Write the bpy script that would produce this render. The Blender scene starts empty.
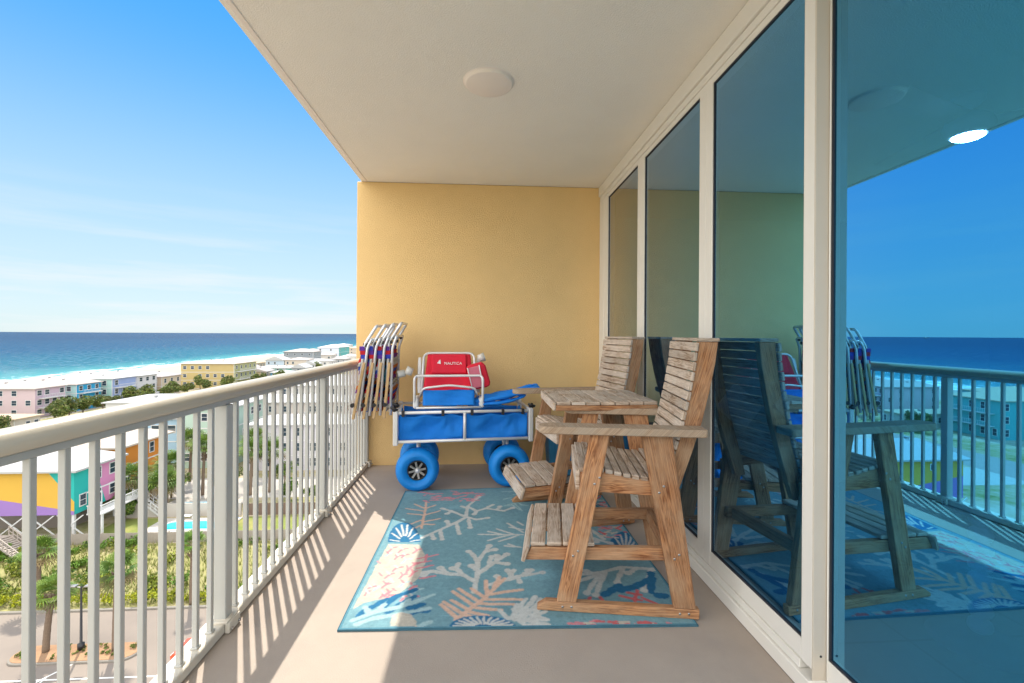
import bpy, bmesh, math, random
from mathutils import Vector, Matrix
random.seed(7)
C = bpy.context.scene
COL = C.collection
R = math.radians

# ------------------------------------------------------------ camera
cam_d = bpy.data.cameras.new('camera')
cam = bpy.data.objects.new('camera', cam_d); COL.objects.link(cam)
F_PX, CX, HY = 455.0, 512.0, 334.4
cam_d.sensor_width = 36.0; cam_d.lens = 36.0 * F_PX / 1024.0
cam_d.shift_y = -(341.5 - HY) / 1024.0
cam_d.clip_start = 0.05; cam_d.clip_end = 60000
yaw = math.atan(30 / F_PX); roll = 0.0058
cam.matrix_world = (Matrix.Translation((0, 0, 1.30)) @ Matrix.Rotation(-yaw, 4, 'Z')
                    @ Matrix.Rotation(R(90), 4, 'X') @ Matrix.Rotation(roll, 4, 'Z'))
C.camera = cam

# ------------------------------------------------------------ light
SKY_GAMMA, SKY_SAT, SKY_TINT = 0.70, 1.5, (.78, .94, 1.06, 1)
CLOUD = (11.6, 11.5, 11.3, 1)  # radiance of the added fill clouds, out of view
SUN_AZ, SUN_EL = 27.2, 57.0           # degrees left of +Y, above the horizon
world = bpy.data.worlds.new('World'); C.world = world; world.use_nodes = True
nt = world.node_tree; nt.nodes.clear()
wo = nt.nodes.new('ShaderNodeOutputWorld'); bg = nt.nodes.new('ShaderNodeBackground')
sky = nt.nodes.new('ShaderNodeTexSky'); sky.sky_type = 'NISHITA'; sky.sun_disc = False
sky.sun_elevation = R(SUN_EL); sky.sun_rotation = R(-SUN_AZ)
sky.altitude = 0; sky.air_density = 1.0; sky.dust_density = 0.15; sky.ozone_density = 1.6
bg.inputs['Strength'].default_value = 0.095
tc = nt.nodes.new('ShaderNodeTexCoord')
mp = nt.nodes.new('ShaderNodeMapping'); mp.inputs['Scale'].default_value = (1.1, 1.6, 16)
ns = nt.nodes.new('ShaderNodeTexNoise'); ns.inputs['Scale'].default_value = 1.6; ns.inputs['Detail'].default_value = 7; ns.inputs['Roughness'].default_value = .55
rp = nt.nodes.new('ShaderNodeValToRGB'); rp.color_ramp.elements[0].position = .47; rp.color_ramp.elements[1].position = .70
sep = nt.nodes.new('ShaderNodeSeparateXYZ')
mr = nt.nodes.new('ShaderNodeMapRange'); mr.inputs['From Min'].default_value = .02; mr.inputs['From Max'].default_value = .26
mr.inputs['To Min'].default_value = .85; mr.inputs['To Max'].default_value = 0.0
ml = nt.nodes.new('ShaderNodeMath'); ml.operation = 'MULTIPLY'
mx = nt.nodes.new('ShaderNodeMixRGB'); mx.inputs['Color2'].default_value = (3.55, 3.45, 3.5, 1)
L = nt.links.new
L(tc.outputs['Generated'], mp.inputs['Vector']); L(mp.outputs['Vector'], ns.inputs['Vector'])
L(ns.outputs['Fac'], rp.inputs['Fac']); L(tc.outputs['Generated'], sep.inputs['Vector'])
L(sep.outputs['Z'], mr.inputs['Value']); L(rp.outputs['Color'], ml.inputs[0]); L(mr.outputs['Result'], ml.inputs[1])
gm = nt.nodes.new('ShaderNodeGamma'); gm.inputs['Gamma'].default_value = SKY_GAMMA
hs = nt.nodes.new('ShaderNodeHueSaturation'); hs.inputs['Saturation'].default_value = SKY_SAT
tn = nt.nodes.new('ShaderNodeMixRGB'); tn.blend_type = 'MULTIPLY'; tn.inputs['Fac'].default_value = 1; tn.inputs['Color2'].default_value = SKY_TINT
L(sky.outputs['Color'], gm.inputs['Color']); L(gm.outputs['Color'], tn.inputs['Color1']); L(tn.outputs['Color'], hs.inputs['Color'])
hm = nt.nodes.new('ShaderNodeMapRange'); hm.interpolation_type = 'SMOOTHSTEP'; hm.inputs['From Min'].default_value = .60; hm.inputs['From Max'].default_value = 0.0; hm.inputs['To Max'].default_value = .80
hz = nt.nodes.new('ShaderNodeMixRGB'); hz.inputs['Color2'].default_value = (2.55, 2.95, 3.2, 1)
L(sep.outputs['Z'], hm.inputs['Value']); L(hm.outputs['Result'], hz.inputs['Fac']); L(hs.outputs['Color'], hz.inputs['Color1'])
L(ml.outputs['Value'], mx.inputs['Fac']); L(hz.outputs['Color'], mx.inputs['Color1'])
# unseen bright cloud bank, added behind and left of the view as fill light
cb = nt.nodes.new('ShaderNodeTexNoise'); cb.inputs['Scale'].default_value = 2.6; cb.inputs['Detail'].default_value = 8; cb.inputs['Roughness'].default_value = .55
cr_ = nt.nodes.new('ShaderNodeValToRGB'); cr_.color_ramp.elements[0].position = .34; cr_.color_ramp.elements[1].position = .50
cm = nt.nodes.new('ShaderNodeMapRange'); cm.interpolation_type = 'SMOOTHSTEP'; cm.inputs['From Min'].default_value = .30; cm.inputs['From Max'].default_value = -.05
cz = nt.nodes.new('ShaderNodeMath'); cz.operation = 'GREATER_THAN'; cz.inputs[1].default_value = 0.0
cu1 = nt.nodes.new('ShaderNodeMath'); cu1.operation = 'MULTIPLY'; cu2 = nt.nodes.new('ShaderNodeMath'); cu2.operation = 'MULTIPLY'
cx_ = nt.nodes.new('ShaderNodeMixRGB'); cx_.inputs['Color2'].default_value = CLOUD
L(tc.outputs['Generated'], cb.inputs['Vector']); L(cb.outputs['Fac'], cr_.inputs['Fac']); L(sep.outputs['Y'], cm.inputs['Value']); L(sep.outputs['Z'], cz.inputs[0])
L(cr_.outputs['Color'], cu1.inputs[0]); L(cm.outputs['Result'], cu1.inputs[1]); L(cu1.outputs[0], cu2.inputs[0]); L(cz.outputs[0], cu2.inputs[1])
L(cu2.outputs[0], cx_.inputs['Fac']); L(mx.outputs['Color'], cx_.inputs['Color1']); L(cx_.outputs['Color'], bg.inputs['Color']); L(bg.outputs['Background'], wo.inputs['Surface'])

sun_d = bpy.data.lights.new('sun', 'SUN'); sun = bpy.data.objects.new('sun', sun_d); COL.objects.link(sun)
sun_d.energy = 2.0; sun_d.angle = R(0.5); sun_d.color = (1, .93, .82)
sv = Vector((-math.sin(R(SUN_AZ)) * math.cos(R(SUN_EL)), math.cos(R(SUN_AZ)) * math.cos(R(SUN_EL)), math.sin(R(SUN_EL))))
sun.rotation_euler = sv.to_track_quat('Z', 'Y').to_euler()
sun.location = (-20, 40, 60)
C.view_settings.view_transform = 'Standard'; C.view_settings.look = 'None'
C.view_settings.exposure = 1.6; C.view_settings.gamma = 1
C.view_settings.use_curve_mapping = False
C.render.engine = 'CYCLES'
C.cycles.use_denoising = True
C.cycles.max_bounces = 10; C.cycles.transparent_max_bounces = 16
C.cycles.sample_clamp_indirect = 8
try: C.cycles.denoiser = 'OPENIMAGEDENOISE'
except Exception: pass

# ------------------------------------------------------------ materials
def newmat(name):
    m = bpy.data.materials.new(name); m.use_nodes = True
    t = m.node_tree; b = t.nodes['Principled BSDF']
    return m, t, b
def node(t, k, **kw):
    n = t.nodes.new(k)
    for a, v in kw.items():
        if a in n.inputs: n.inputs[a].default_value = v
        else: setattr(n, a, v)
    return n
def mul3(c, k): return (min(1, c[0] * k), min(1, c[1] * k), min(1, c[2] * k), 1)

def mat(name, col, rough=.6, var=.12, scale=6, bump=0, bscale=60, metal=0, spec=None, stain=None, coat=0, sscale=None, space='Object'):
    """plain paint / stone / cloth with broad colour variation, fine bump and optional stains"""
    m, t, b = newmat(name)
    tcn = node(t, 'ShaderNodeTexCoord')
    n1 = node(t, 'ShaderNodeTexNoise', Scale=scale, Detail=6, Roughness=.6)
    cr = node(t, 'ShaderNodeMixRGB'); cr.inputs['Color1'].default_value = mul3(col, 1 - var); cr.inputs['Color2'].default_value = mul3(col, 1 + var)
    t.links.new(tcn.outputs[space], n1.inputs['Vector']); t.links.new(n1.outputs['Fac'], cr.inputs['Fac'])
    out = cr.outputs['Color']
    if stain:
        n3 = node(t, 'ShaderNodeTexNoise', Scale=sscale or 1.3, Detail=9, Roughness=.65)
        r3 = node(t, 'ShaderNodeValToRGB'); r3.color_ramp.elements[0].position = .52; r3.color_ramp.elements[1].position = .72
        m3 = node(t, 'ShaderNodeMixRGB'); m3.inputs['Color2'].default_value = (*stain, 1)
        t.links.new(tcn.outputs[space], n3.inputs['Vector']); t.links.new(n3.outputs['Fac'], r3.inputs['Fac'])
        sc = node(t, 'ShaderNodeMath', operation='MULTIPLY'); sc.inputs[1].default_value = .55
        t.links.new(r3.outputs['Color'], sc.inputs[0]); t.links.new(sc.outputs[0], m3.inputs['Fac'])
        t.links.new(out, m3.inputs['Color1']); out = m3.outputs['Color']
    t.links.new(out, b.inputs['Base Color'])
    b.inputs['Roughness'].default_value = rough; b.inputs['Metallic'].default_value = metal
    if spec is not None: b.inputs['Specular IOR Level'].default_value = spec
    if coat: b.inputs['Coat Weight'].default_value = coat
    if bump:
        n2 = node(t, 'ShaderNodeTexNoise', Scale=bscale, Detail=5, Roughness=.6)
        bp = node(t, 'ShaderNodeBump', Strength=bump, Distance=.01)
        t.links.new(tcn.outputs[space], n2.inputs['Vector']); t.links.new(n2.outputs['Fac'], bp.inputs['Height'])
        t.links.new(bp.outputs['Normal'], b.inputs['Normal'])
    return m

def woodmat(name, c1, c2, c3, bump=.5):
    """grain runs along the U of each board (UV in metres); 'tone' is a per-board value"""
    m, t, b = newmat(name)
    uv = node(t, 'ShaderNodeUVMap'); mpn = node(t, 'ShaderNodeMapping'); mpn.inputs['Scale'].default_value = (2.2, 34, 1)
    nz = node(t, 'ShaderNodeTexNoise', Scale=1.0, Detail=3, Roughness=.5, Distortion=1.6)
    wv = node(t, 'ShaderNodeMath', operation='MULTIPLY'); wv.inputs[1].default_value = 5.5
    fr = node(t, 'ShaderNodeMath', operation='PINGPONG'); fr.inputs[1].default_value = .5
    r1 = node(t, 'ShaderNodeValToRGB')
    r1.color_ramp.elements[0].position = .0; r1.color_ramp.elements[0].color = (*c1, 1)
    r1.color_ramp.elements[1].position = .42; r1.color_ramp.elements[1].color = (*c2, 1)
    fine = node(t, 'ShaderNodeTexNoise', Scale=1.0, Detail=6, Roughness=.7)
    mp2 = node(t, 'ShaderNodeMapping'); mp2.inputs['Scale'].default_value = (9, 260, 1)
    mp3 = node(t, 'ShaderNodeMapping'); mp3.inputs['Scale'].default_value = (5, 9, 1)
    pat = node(t, 'ShaderNodeTexNoise', Scale=1.0, Detail=5, Roughness=.6)
    pr = node(t, 'ShaderNodeValToRGB'); pr.color_ramp.elements[0].position = .35; pr.color_ramp.elements[1].position = .68
    mxa = node(t, 'ShaderNodeMixRGB'); mxa.inputs['Color2'].default_value = (*c3, 1)
    mxb = node(t, 'ShaderNodeMixRGB', blend_type='MULTIPLY'); mxb.inputs['Fac'].default_value = .55
    at = node(t, 'ShaderNodeAttribute', attribute_name='tone')
    mxc = node(t, 'ShaderNodeMixRGB', blend_type='MULTIPLY'); mxc.inputs['Fac'].default_value = 1
    l = t.links.new
    l(uv.outputs['UV'], mpn.inputs['Vector']); l(mpn.outputs['Vector'], nz.inputs['Vector']); l(nz.outputs['Fac'], wv.inputs[0]); l(wv.outputs[0], fr.inputs[0])
    l(fr.outputs[0], r1.inputs['Fac']); l(uv.outputs['UV'], mp2.inputs['Vector']); l(mp2.outputs['Vector'], fine.inputs['Vector'])
    l(uv.outputs['UV'], mp3.inputs['Vector']); l(mp3.outputs['Vector'], pat.inputs['Vector']); l(pat.outputs['Fac'], pr.inputs['Fac'])
    l(pr.outputs['Color'], mxa.inputs['Fac']); l(r1.outputs['Color'], mxa.inputs['Color1'])
    l(mxa.outputs['Color'], mxb.inputs['Color1']); l(fine.outputs['Color'], mxb.inputs['Color2'])
    fr2 = node(t, 'ShaderNodeValToRGB'); fr2.color_ramp.elements[0].position = .3; fr2.color_ramp.elements[0].color = (.32, .30, .28, 1); fr2.color_ramp.elements[1].position = .6
    l(fine.outputs['Fac'], fr2.inputs['Fac']); l(fr2.outputs['Color'], mxb.inputs['Color2'])
    l(mxb.outputs['Color'], mxc.inputs['Color1']); l(at.outputs['Color'], mxc.inputs['Color2']); l(mxc.outputs['Color'], b.inputs['Base Color'])
    bp = node(t, 'ShaderNodeBump', Strength=bump, Distance=.0015); l(fine.outputs['Fac'], bp.inputs['Height']); l(bp.outputs['Normal'], b.inputs['Normal'])
    b.inputs['Roughness'].default_value = .78; b.inputs['Specular IOR Level'].default_value = .25
    return m

def attrmat(name, attr='tone', rough=.8, weave=0, wscale=500, spec=.2, col=None, trans=0):
    m, t, b = newmat(name)
    at = node(t, 'ShaderNodeAttribute', attribute_name=attr)
    out = at.outputs['Color']
    if col:
        mm = node(t, 'ShaderNodeMixRGB', blend_type='MULTIPLY'); mm.inputs['Fac'].default_value = 1; mm.inputs['Color2'].default_value = (*col, 1)
        t.links.new(out, mm.inputs['Color1']); out = mm.outputs['Color']
    tcn = node(t, 'ShaderNodeTexCoord')
    n1 = node(t, 'ShaderNodeTexNoise', Scale=35, Detail=8, Roughness=.75)
    r1 = node(t, 'ShaderNodeValToRGB'); r1.color_ramp.elements[0].position = .3; r1.color_ramp.elements[0].color = (.72, .72, .72, 1); r1.color_ramp.elements[1].position = .7
    mm = node(t, 'ShaderNodeMixRGB', blend_type='MULTIPLY'); mm.inputs['Fac'].default_value = 1
    t.links.new(tcn.outputs['Object'], n1.inputs['Vector']); t.links.new(n1.outputs['Fac'], r1.inputs['Fac'])
    t.links.new(out, mm.inputs['Color1']); t.links.new(r1.outputs['Color'], mm.inputs['Color2'])
    t.links.new(mm.outputs['Color'], b.inputs['Base Color'])
    b.inputs['Roughness'].default_value = rough; b.inputs['Specular IOR Level'].default_value = spec
    if weave:
        w = node(t, 'ShaderNodeTexNoise', Scale=wscale, Detail=2)
        bp = node(t, 'ShaderNodeBump', Strength=weave, Distance=.002)
        t.links.new(tcn.outputs['Object'], w.inputs['Vector']); t.links.new(w.outputs['Fac'], bp.inputs['Height']); t.links.new(bp.outputs['Normal'], b.inputs['Normal'])
    return m

M = {}
M['stucco'] = mat('yellow_stucco', (.83, .565, .25), .9, .08, 2.2, .8, 130, stain=(.74, .50, .22))
M['ceiling'] = mat('ceiling_stucco', (.90, .865, .78), .95, .05, 2, .45, 130)
M['floor'] = mat('coated_concrete', (.40, .332, .275), .8, .18, 1.8, .22, 170, stain=(.315, .265, .23))
M['curb'] = mat('balcony_edge', (.66, .60, .50), .7, .08, 8, .1, 80)
M['rail'] = mat('rail_enamel', (.47, .465, .43), .38, .04, 9, .02, 90)
M['railtop'] = mat('rail_cream_enamel', (.50, .445, .355), .35, .05, 6, .02, 60)
M['vinyl'] = mat('white_door_enamel', (.80, .77, .70), .42, .03, 4, .02, 60)
M['vinyl_tan'] = mat('tan_post_enamel', (.62, .55, .45), .5, .05, 5, .02, 60)
M['gasket'] = mat('black_gasket', (.02, .022, .03), .6, .1)
M['wood'] = woodmat('brown_pine', (.19, .062, .022), (.56, .265, .115), (.50, .31, .18))
M['woodgrey'] = woodmat('weathered_pine', (.24, .14, .08), (.62, .49, .37), (.66, .57, .48))
M['bluecloth'] = mat('royal_blue_canvas', (.0, .19, .68), .8, .22, 7, .5, 30)
M['navycloth'] = mat('navy_canvas', (.01, .07, .40), .8, .15, 14, .3, 60)
M['redcloth'] = mat('red_canvas', (.66, .008, .035), .75, .12, 16, .3, 60)
M['pinkmesh'] = mat('pink_mesh', (.62, .16, .22), .8, .1, 30, .3, 120)
M['alu'] = mat('white_aluminium_tube', (.72, .72, .72), .32, .05, 8, metal=.25)
M['silver'] = mat('silver_tube', (.72, .72, .73), .30, .06, 8, metal=.45)
M['tire'] = mat('blue_balloon_rubber', (.0, .23, .70), .55, .22, 9, .15, 40)
M['black'] = mat('black_plastic', (.015, .015, .017), .45, .2)
M['whitep'] = mat('white_plastic', (.78, .78, .78), .4, .04)
M['tanwood'] = mat('varnished_beech', (.55, .36, .17), .45, .15, 20)
M['steel'] = mat('steel', (.4, .38, .36), .35, .2, 20, metal=.9)
M['disc'] = mat('painted_disc', (.88, .80, .72), .6, .03)
M['teal'] = mat('teal_plastic', (.03, .20, .36), .5, .1)
M['leaf'] = attrmat('foliage', rough=.6, spec=.3)
M['bark'] = mat('palm_bark', (.16, .115, .08), .95, .35, 9, .5, 22)
M['asphalt'] = mat('sunbleached_asphalt', (.235, .195, .16), .95, .10, .35, .3, 8, stain=(.18, .15, .13), sscale=.12)
M['road'] = mat('road_asphalt', (.30, .26, .23), .95, .12, .3, .2, 8, stain=(.23, .20, .18), sscale=.1)
M['white_line'] = mat('road_paint', (.75, .73, .68), .8, .15, 3)
M['kerb'] = mat('kerb_concrete', (.22, .20, .17), .9, .12, 2, .2, 20)
M['mulch'] = mat('mulch', (.34, .20, .11), 1, .3, 3, .6, 12)
M['lawn'] = mat('lawn_grass', (.16, .19, .035), .95, .35, .5, .5, 6, stain=(.36, .27, .10), sscale=.25)
M['fence'] = mat('brown_board', (.15, .10, .075), .9, .25, 2, .3, 20)
M['fencegrey'] = mat('grey_weathered_board', (.30, .26, .22), .9, .2, 2, .3, 20)
M['pool'] = mat('pool_water', (.02, .46, .62), .06, .12, 1.2, .15, 3)
M['patio'] = mat('pool_patio', (.42, .385, .34), .85, .06, 1)
M['glassdark'] = mat('house_window_glass', (.03, .05, .07), .12, .3, .6)
M['trimwhite'] = mat('white_trim', (.58, .58, .57), .6, .04, 1)
M['carred'] = mat('orange_red_car_paint', (.62, .085, .03), .25, .03, 2, coat=.6)
M['rubber'] = mat('tyre_rubber', (.02, .02, .02), .8, .2)
M['deck'] = mat('grey_deck_wood', (.36, .31, .27), .9, .15, 3, .2, 20)

# coated glass: a blue mirror film, weaker in tint towards grazing angles, over blue tinted panes
def filmglass():
    m, t, b = newmat('blue_mirror_glass'); t.nodes.remove(b)
    o = t.nodes['Material Output']
    lw = node(t, 'ShaderNodeFresnel'); lw.inputs['IOR'].default_value = 1.5
    mrn = node(t, 'ShaderNodeMapRange'); mrn.inputs['From Min'].default_value = .05; mrn.inputs['From Max'].default_value = .22
    tint = node(t, 'ShaderNodeMixRGB'); tint.inputs['Color1'].default_value = (.105, .56, 1.0, 1); tint.inputs['Color2'].default_value = (.66, .74, .84, 1)
    facm = node(t, 'ShaderNodeMapRange'); facm.inputs['From Min'].default_value = .04; facm.inputs['From Max'].default_value = .30
    facm.inputs['To Min'].default_value = .68; facm.inputs['To Max'].default_value = .84
    gl = node(t, 'ShaderNodeBsdfGlossy'); gl.inputs['Roughness'].default_value = 0.0
    tr = node(t, 'ShaderNodeBsdfTransparent'); tr.inputs['Color'].default_value = (.18, .50, .98, 1)
    mxs = node(t, 'ShaderNodeMixShader')
    l = t.links.new
    l(lw.outputs['Fac'], mrn.inputs['Value']); l(mrn.outputs['Result'], tint.inputs['Fac']); l(tint.outputs['Color'], gl.inputs['Color'])
    l(lw.outputs['Fac'], facm.inputs['Value']); l(facm.outputs['Result'], mxs.inputs['Fac'])
    l(tr.outputs['BSDF'], mxs.inputs[1]); l(gl.outputs['BSDF'], mxs.inputs[2])
    df = node(t, 'ShaderNodeBsdfDiffuse'); df.inputs['Color'].default_value = (.03, .26, .60, 1)      # weak blue diffuse added so dark reflections read bluer
    mx2 = node(t, 'ShaderNodeMixShader'); mx2.inputs['Fac'].default_value = .02
    l(mxs.outputs['Shader'], mx2.inputs[1]); l(df.outputs['BSDF'], mx2.inputs[2]); l(mx2.outputs['Shader'], o.inputs['Surface'])
    return m
M['film'] = filmglass()
def clear():
    m, t, b = newmat('clear_inner_glass'); t.nodes.remove(b)
    tr = node(t, 'ShaderNodeBsdfTransparent'); tr.inputs['Color'].default_value = (.93, .96, .96, 1)
    t.links.new(tr.outputs['BSDF'], t.nodes['Material Output'].inputs['Surface']); return m
M['clear'] = clear()
def emis(name, col, s):
    m, t, b = newmat(name)
    b.inputs['Base Color'].default_value = (*col, 1)
    b.inputs['Emission Color'].default_value = (*col, 1); b.inputs['Emission Strength'].default_value = s
    return m
M['lamp'] = emis('lit_opal_glass', (1, .95, .88), 40)

# ------------------------------------------------------------ mesh builder
def frame_from(d, side=Vector((0, 0, 1))):
    d = d.normalized(); s = Vector(side)
    s = (s - d * s.dot(d))
    if s.length < 1e-5:
        s = Vector((1, 0, 0)) if abs(d.x) < .9 else Vector((0, 1, 0)); s = s - d * s.dot(d)
    s.normalize(); return d, s, d.cross(s)

class MB:
    def __init__(s): s.v = []; s.f = []; s.m = []; s.uv = []; s.c = []; s.sm = []
    def face(s, idx, mi, uv, c, smooth=False):
        s.f.append(idx); s.m.append(mi); s.uv.append(uv); s.c.append(c); s.sm.append(smooth)
    def obox(s, ctr, ax, ay, az, mi=0, tone=None):
        """oriented box, ax ay az half-extent vectors; UV's U follows the longest axis"""
        ctr = Vector(ctr); A = [Vector(ax), Vector(ay), Vector(az)]
        c = tone if tone is not None else 1.0
        if not isinstance(c, tuple): c = (c, c, c)
        b = len(s.v)
        for k in (-1, 1):
            for j in (-1, 1):
                for i in (-1, 1):
                    s.v.append(ctr + A[0] * i + A[1] * j + A[2] * k)
        ln = [a.length for a in A]; lo = ln.index(max(ln)); ou, ov = random.random() * 9, random.random() * 9
        quads = [((0, 2, 3, 1), 2), ((4, 5, 7, 6), 2), ((0, 1, 5, 4), 1), ((2, 6, 7, 3), 1), ((0, 4, 6, 2), 0), ((1, 3, 7, 5), 0)]
        if A[0].cross(A[1]).dot(A[2]) < 0: quads = [(q[::-1], n) for q, n in quads]
        for q, nrm in quads:
            oth = [k for k in (0, 1, 2) if k != nrm]
            ua = lo if lo in oth else oth[0]; va = [k for k in oth if k != ua][0]
            uv = []
            for i in q:
                sg = ((i & 1) * 2 - 1, ((i >> 1) & 1) * 2 - 1, ((i >> 2) & 1) * 2 - 1)
                uv.append((sg[ua] * ln[ua] + ou, sg[va] * ln[va] + ov + nrm * .37))
            s.face([b + i for i in q], mi, uv, c)
        return s
    def box(s, x0, x1, y0, y1, z0, z1, mi=0, tone=None):
        return s.obox(((x0 + x1) / 2, (y0 + y1) / 2, (z0 + z1) / 2), ((x1 - x0) / 2, 0, 0), (0, (y1 - y0) / 2, 0), (0, 0, (z1 - z0) / 2), mi, tone)
    def beam(s, p0, p1, w, t, side=(0, 0, 1), mi=0, tone=None):
        p0 = Vector(p0); p1 = Vector(p1); d, sd, th = frame_from(p1 - p0, side)
        return s.obox((p0 + p1) / 2, d * (p1 - p0).length / 2, sd * w / 2, th * t / 2, mi, tone)
    def tube(s, pts, r, seg=8, mi=0, tone=1.0, closed=False, cap=True, flat=None):
        pts = [Vector(p) for p in pts]; n = len(pts); c = tone if isinstance(tone, tuple) else (tone,) * 3
        rs = r if isinstance(r, (list, tuple)) else [r] * n
        rings = []; pd = None; sd = None; dist = 0
        for i, p in enumerate(pts):
            if closed: d = (pts[(i + 1) % n] - pts[i - 1])
            else: d = pts[min(i + 1, n - 1)] - pts[max(i - 1, 0)]
            d.normalize()
            if sd is None: _, sd, _ = frame_from(d, (0, 0, 1))
            else:
                sd = sd - d * sd.dot(d); sd.normalize()
            th = d.cross(sd); b = len(s.v)
            for k in range(seg):
                a = 2 * math.pi * k / seg
                fx, fy = (1, 1) if flat is None else flat
                s.v.append(p + (sd * math.cos(a) * fx + th * math.sin(a) * fy) * rs[i])
            rings.append(b)
            if i: dist += (p - pts[i - 1]).length
            rings[-1] = (b, dist)
        m = n if closed else n - 1
        for i in range(m):
            (a, da), (b, db) = rings[i], rings[(i + 1) % n]
            for k in range(seg):
                k2 = (k + 1) % seg
                s.face([a + k, a + k2, b + k2, b + k], mi, [(da, k * .01), (da, k * .01 + .01), (db, k * .01 + .01), (db, k * .01)], c, True)
        if cap and not closed:
            a = rings[0][0]; b = rings[-1][0]
            s.face([a + k for k in range(seg)][::-1], mi, [(0, 0)] * seg, c)
            s.face([b + k for k in range(seg)], mi, [(0, 0)] * seg, c)
        return s
    def lathe(s, prof, ctr, axis=(0, 0, 1), seg=24, mi=0, tone=1.0, smooth=True):
        ctr = Vector(ctr); d, a1, a2 = frame_from(Vector(axis), (0, 0, 1) if abs(Vector(axis).normalized().z) < .9 else (1, 0, 0))
        c = tone if isinstance(tone, tuple) else (tone,) * 3
        rings = []
        for (r, h) in prof:
            b = len(s.v)
            for k in range(seg):
                a = 2 * math.pi * k / seg
                s.v.append(ctr + d * h + (a1 * math.cos(a) + a2 * math.sin(a)) * max(r, 1e-4))
            rings.append(b)
        for i in range(len(rings) - 1):
            a, b = rings[i], rings[i + 1]
            for k in range(seg):
                k2 = (k + 1) % seg
                s.face([a + k, a + k2, b + k2, b + k], mi, [(0, 0)] * 4, c, smooth)
        return s
    def poly(s, pts, mi=0, tone=1.0, uv=None):
        b = len(s.v); c = tone if isinstance(tone, tuple) else (tone,) * 3
        for p in pts: s.v.append(Vector(p))
        s.face(list(range(b, b + len(pts))), mi, uv or [(p[0], p[1]) for p in pts], c); return s
    def prism(s, outline, d, mi=0, tone=None):
        """outline: list of 3d points in one plane, extruded by vector d; UV along first edge"""
        P = [Vector(p) for p in outline]; d = Vector(d); n = len(P); c = tone if tone is not None else 1.0
        if not isinstance(c, tuple): c = (c,) * 3
        nm = Vector((0, 0, 0))
        for i in range(n): nm += (P[i] - P[0]).cross(P[(i + 1) % n] - P[0])
        if nm.dot(d) > 0: P = P[::-1]
        # U along the longest spread
        e = max(((P[(k_ + 1) % n] - P[k_]).length, k_, P[(k_ + 1) % n] - P[k_]) for k_ in range(n))[2]
        if n >= 12: e = P[0] - P[n // 2 - 1]
        e = e.normalized(); w = e.cross(d.normalized()); ou, ov = random.random() * 9, random.random() * 9
        b = len(s.v); s.v += P; s.v += [p + d for p in P]
        uvf = lambda p, k=0: (p.dot(e) + ou, p.dot(w) + ov + k)
        s.face(list(range(b, b + n)), mi, [uvf(p) for p in P], c)
        s.face([b + n + i for i in range(n)][::-1], mi, [uvf(p, .4) for p in P][::-1], c)
        for i in range(n):
            j = (i + 1) % n
            s.face([b + j, b + i, b + n + i, b + n + j], mi, [uvf(P[j]), uvf(P[i]), uvf(P[i], d.length), uvf(P[j], d.length)], c)
        return s
    def build(s, name, mats, parent=None, bevel=0, loc=None):
        me = bpy.data.meshes.new(name)
        me.from_pydata([tuple(p) for p in s.v], [], s.f)
        if not isinstance(mats, (list, tuple)): mats = [mats]
        for m_ in mats: me.materials.append(m_)
        me.polygons.foreach_set('material_index', s.m)
        me.polygons.foreach_set('use_smooth', s.sm)
        ul = me.uv_layers.new(name='UVMap')
        fl = []
        for u in s.uv:
            for a in u: fl.extend(a)
        ul.data.foreach_set('uv', fl)
        ca = me.color_attributes.new('tone', 'FLOAT_COLOR', 'CORNER')
        fl = []
        for f_, c in zip(s.f, s.c): fl.extend((*c, 1.0) * len(f_))
        ca.data.foreach_set('color', fl)
        me.update()
        o = bpy.data.objects.new(name, me); COL.objects.link(o)
        if parent: o.parent = parent
        if loc: o.location = loc
        if bevel:
            bv = o.modifiers.new('bevel', 'BEVEL'); bv.width = bevel; bv.segments = 1; bv.limit_method = 'ANGLE'; bv.angle_limit = R(40)
        return o

def tag(o, label, cat, group=None):
    o['label'] = label; o['category'] = cat
    if group: o['group'] = group
    return o
def thing(name, label, cat, loc=(0, 0, 0), rz=0, group=None):
    o = bpy.data.objects.new(name, None); COL.objects.link(o)
    o.location = loc; o.rotation_euler = (0, 0, rz); o.empty_display_size = .2
    return tag(o, label, cat, group)
def struct(o, kind='structure'):
    o['kind'] = kind; return o
def copy_tree(o, parent=None):
    c = o.copy(); COL.objects.link(c); c.parent = parent
    for ch in list(o.children): copy_tree(ch, c)
    return c
def rt(a=.86, b=1.08): return random.uniform(a, b)
def arc(cx, cy, r, a0, a1, n): return [(cx + r * math.cos(R(a0 + (a1 - a0) * i / n)), cy + r * math.sin(R(a0 + (a1 - a0) * i / n))) for i in range(n + 1)]
def superround(pts, rad, n=5):
    """rounds the corners of an open 3d polyline"""
    P = [Vector(p) for p in pts]; out = [P[0]]
    for i in range(1, len(P) - 1):
        a, b, c = P[i - 1], P[i], P[i + 1]
        r = min(rad, (a - b).length * .45, (c - b).length * .45)
        p0 = b + (a - b).normalized() * r; p2 = b + (c - b).normalized() * r
        for k in range(n + 1):
            t = k / n; out.append(p0 * (1 - t) ** 2 + b * 2 * t * (1 - t) + p2 * t * t)
    out.append(P[-1]); return out

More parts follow.
